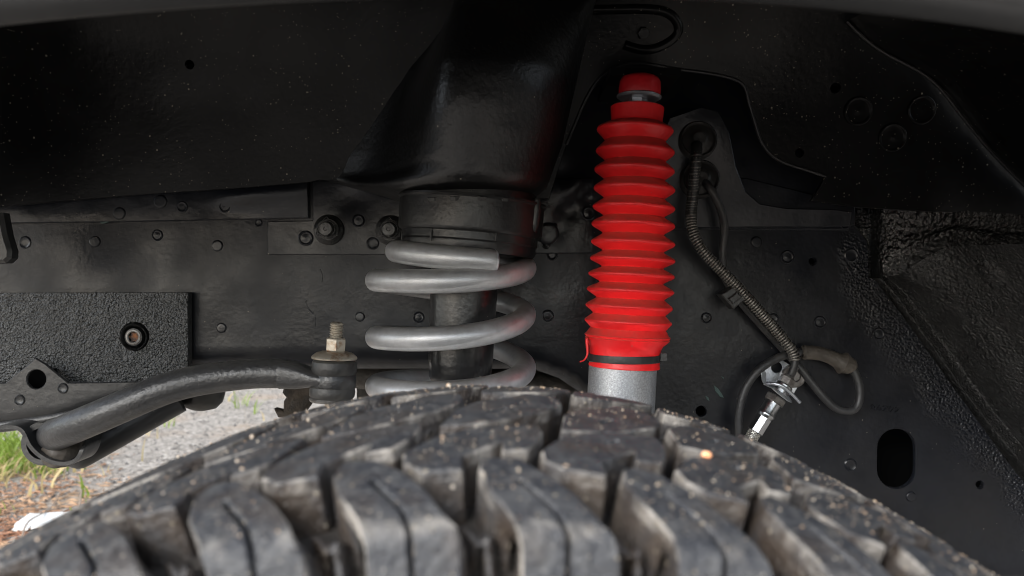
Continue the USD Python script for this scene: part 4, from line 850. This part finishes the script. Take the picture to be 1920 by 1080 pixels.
# grit lying on the tread
allb = [Polygon(p).buffer(-1.2) for _, p, _, _ in kinds]
ico = trimesh.creation.icosphere(0); gm = []
while len(gm) < 5200:
    k = rng.integers(-9, 11); bi = rng.integers(0, 5); pg = allb[bi]; x0, y0, x1, y1 = pg.bounds
    p = np.array([rng.uniform(x0, x1), rng.uniform(y0, y1)])
    if p[1] < -122 or not pg.contains(Point(p)): continue
    r = .00020 * math.exp(rng.normal(0, .5))
    o = tread(np.array([[(p[0] + k * PITCH * 1000) / 1000, p[1] / 1000]]), np.array([r * .3]))[0]
    gm.append((ico.vertices * r * rng.uniform(.6, 1.3, 3) + o, ico.faces))
obj('grit', cat(gm), 'grit', tyre, kind='stuff')
ps = tread(np.array([[.0655, -.060]]), np.array([.001]))[0]
ps = at(1325, 853, .262); 
bst = trimesh.creation.icosphere(2, .0016); bst.vertices *= [1.15, .9, .75]; bst.vertices += (noise(np.array(bst.vertices) * 900) - .5)[:, None] * .0007; 

# ------------------------------------------------------------------ fender with rolled arch lip
fd = thing('fender', 'dark grey fender edge with rolled lip arching along the top of the view', 'fender', (0, .28, .93))
xs = np.r_[np.linspace(-1.0, -.34, 22), np.linspace(-.32, .32, 50), np.linspace(.34, .62, 16)]
def lipz(x):
    u = np.maximum(x - .012, -.24); z = .9284 - u ** 2 / np.where(u > 0, 2 * 1.05, 2 * 1.75)
    e = np.clip(abs(u) - np.where(u > 0, .30, .9), 0, None); return z - e ** 2 * 4.2
lipc = np.c_[xs, np.full(len(xs), .282), lipz(xs)]
dxs = np.gradient(lipc, axis=0); dxs /= np.linalg.norm(dxs, axis=1, keepdims=True); up = np.c_[-dxs[:, 2], dxs[:, 0] * 0, dxs[:, 0]]
sec = [(.030, .016), (.012, .010), (.004, .004), (.0, .0), (-.004, .001), (-.009, .0045), (-.012, .011), (-.013, .022), (-.022, .05), (-.028, .11), (-.015, .21), (.03, .30), (.14, .345), (.45, .36)]    # (depth, height) of the section
sp_ = CubicSpline(np.arange(len(sec)), np.array(sec))(np.linspace(0, len(sec) - 1, 60))
top_fade = np.clip((sp_[:, 1] - .05) / .25, 0, 1)
P = np.zeros((len(xs), 60, 3))
for j in range(60):
    q = lipc + up * sp_[j, 1]; q[:, 1] += sp_[j, 0]
    flat = np.c_[xs * 1.05, q[:, 1], np.full(len(xs), .93 + sp_[j, 1])]
    P[:, j] = q * (1 - top_fade[j]) + flat * top_fade[j]
obj('outer_skin', grid(P[:, 18:]), 'body_paint', fd, smooth=True)
bn = box((.15, 1.22, 1.31), (2.6, 1.30, .02)); obj('bonnet', bn, 'body_paint', fd)
obj('rolled_lip', grid(P[:, :19]), 'body_paint', fd, smooth=True)

# ------------------------------------------------------------------ ground cover seen under the vehicle
def ground_at(px, py): y = (CAMZ - GZ) * FPX / (py - 540); return np.array([(px - 960) / FPX * y, y, GZ])
pb = []
o0 = trimesh.creation.icosphere(0)
for _ in range(5200):
    p = ground_at(rng.uniform(-250, 700), 540 + 1 / rng.uniform(1 / 560, 1 / 175)); r = .0035 * math.exp(rng.normal(0, .5))
    pb.append((o0.vertices * r * rng.uniform(.6, 1.3, 3) * [1, 1, .7] + p + [0, 0, r * .2], o0.faces))
single('pebbles', cat(pb), 'pebble', 'loose pale grey pebbles scattered over the ground', 'pebbles', kind='stuff')
nd = []
def strip(p, ang, L, w, lift):
    d = np.array([math.cos(ang), math.sin(ang), 0]) * L / 2; s_ = np.array([-math.sin(ang), math.cos(ang), 0]) * w / 2
    q = np.array([p - d - s_, p + d - s_, p + d + s_, p - d + s_]); q[:, 2] += lift + rng.uniform(0, .006, 4); m = q.mean(0) + [0, 0, .004]
    return np.vstack([q, m]), np.array([[0, 1, 4], [1, 2, 4], [2, 3, 4], [3, 0, 4]])
while len(nd) < 2600:
    px, py = rng.uniform(-200, 420), 540 + rng.uniform(260, 540)
    dens = np.clip(1.1 - px / 260, .03, 1) * np.clip((py - 800) / 140, .08, 1)
    if rng.random() > dens: continue
    nd.append(strip(ground_at(px, py), rng.uniform(0, math.pi), rng.uniform(.015, .05), rng.uniform(.002, .007), .002))
single('pine_litter', cat(nd), 'leaf_brown', 'orange brown dead needles and leaf scraps on the gravel', 'leaf litter', kind='stuff')
def tuft(n, p0, spread, hgt, lean=.5):
    out = []
    for _ in range(n):
        p = p0 + np.r_[rng.normal(0, spread, 2), 0]; hh = hgt * rng.uniform(.5, 1.2); a = rng.uniform(0, 2 * math.pi); b_ = lean * rng.uniform(.2, 1.2) * hh; w = rng.uniform(.0025, .0055)
        t = np.linspace(0, 1, 6); c = p + np.c_[np.cos(a) * b_ * t ** 2, np.sin(a) * b_ * t ** 2, hh * t * (1 - .25 * t)]
        s_ = np.array([-math.sin(a + .9), math.cos(a + .9), 0]); ww = (w * (1 - t ** 2) + .0003)[:, None]
        out.append(grid(np.stack([c - s_ * ww, c + s_ * ww], 1)))
    return out
gt = tuft(150, ground_at(20, 872), .10, .20) + tuft(70, ground_at(70, 885), .07, .13, .9) + tuft(40, ground_at(-60, 860), .12, .22)
single('grass_tuft', cat(gt), 'grass_green', 'thick green grass tuft at the left edge below the bracket', 'grass', kind='stuff')
gt = []
for px, py, n, hh in ((205, 840, 5, .13), (235, 790, 3, .12), (440, 765, 5, .16), (460, 760, 4, .14), (480, 775, 3, .13), (160, 935, 3, .10), (320, 800, 4, .10), (10, 960, 6, .06), (145, 980, 3, .10)): gt += tuft(n, ground_at(px, py), .02, hh, .8)
single('grass_blades', cat(gt), 'grass_green', 'thin scattered green grass blades on the gravel under the vehicle', 'grass', kind='stuff')
gt = tuft(120, ground_at(30, 890), .16, .12, 1.2)
for px, py in ((290, 820), (480, 790), (420, 755), (250, 800), (70, 930)): gt += tuft(3, ground_at(px, py), .03, .12, .8)
single('dry_grass', cat(gt), 'grass_dry', 'dry straw coloured grass stalks around the green tuft', 'grass', kind='stuff')
for pts, lb_ in (([(30, 985), (52, 972), (75, 975), (52, 998), (22, 1000)], 'small crumpled scrap of white litter on the ground at left'), ([(55, 970), (130, 966), (190, 964), (110, 992), (58, 997), (62, 984)], 'long white sheet of litter on the ground beside the tyre')):
    q = Polygon([ground_at(a, b)[:2] for a, b in pts]).buffer(0)
    V, F, tg = slab(q, .015, [(-.002, .009), (0, .007), (0, .002)], lambda p, h: np.c_[p, GZ + h + (fbm(np.c_[p * 25, p[:, :1] * 0], 3, 8) - .3) * .012])
    single('white_litter', (V, F), 'litter_white', lb_, 'litter', smooth=True)
for kt, pts in enumerate(([(40, 1040), (52, 1000), (88, 965), (120, 925)], [(150, 960), (155, 930), (170, 900)], [(60, 1030), (120, 1005), (170, 985)])):
    c = spline([ground_at(a, b) + [0, 0, .012 + .02 * (i % 2)] for i, (a, b) in enumerate(pts)], 16)
    single('dead_twig', rings(c, np.linspace(.003, .0012, 16), seg=6), 'twig', ['long brown dead twig curving past the small white scrap', 'short dead twig standing behind the long white litter', 'dead twig lying in front of the long white litter'][kt], 'twig', group='dead twigs on the ground at lower left', smooth=True)
# orange stone on the tread
best = None
for yy in np.linspace(.2, .42, 400):
    q = at(1325, 853, yy); rr_ = math.hypot(q[0] - TX, q[2] - TZ); lim = TR + np.interp(np.interp(yy - TY, vt, tab), tab, rt)
    if rr_ <= lim + .0006: best = q; break
bst.apply_translation(best if best is not None else ps)
single('orange_stone', bst, 'orange_stone', 'tiny bright orange stone stuck on the tyre tread', 'stone', smooth=True)
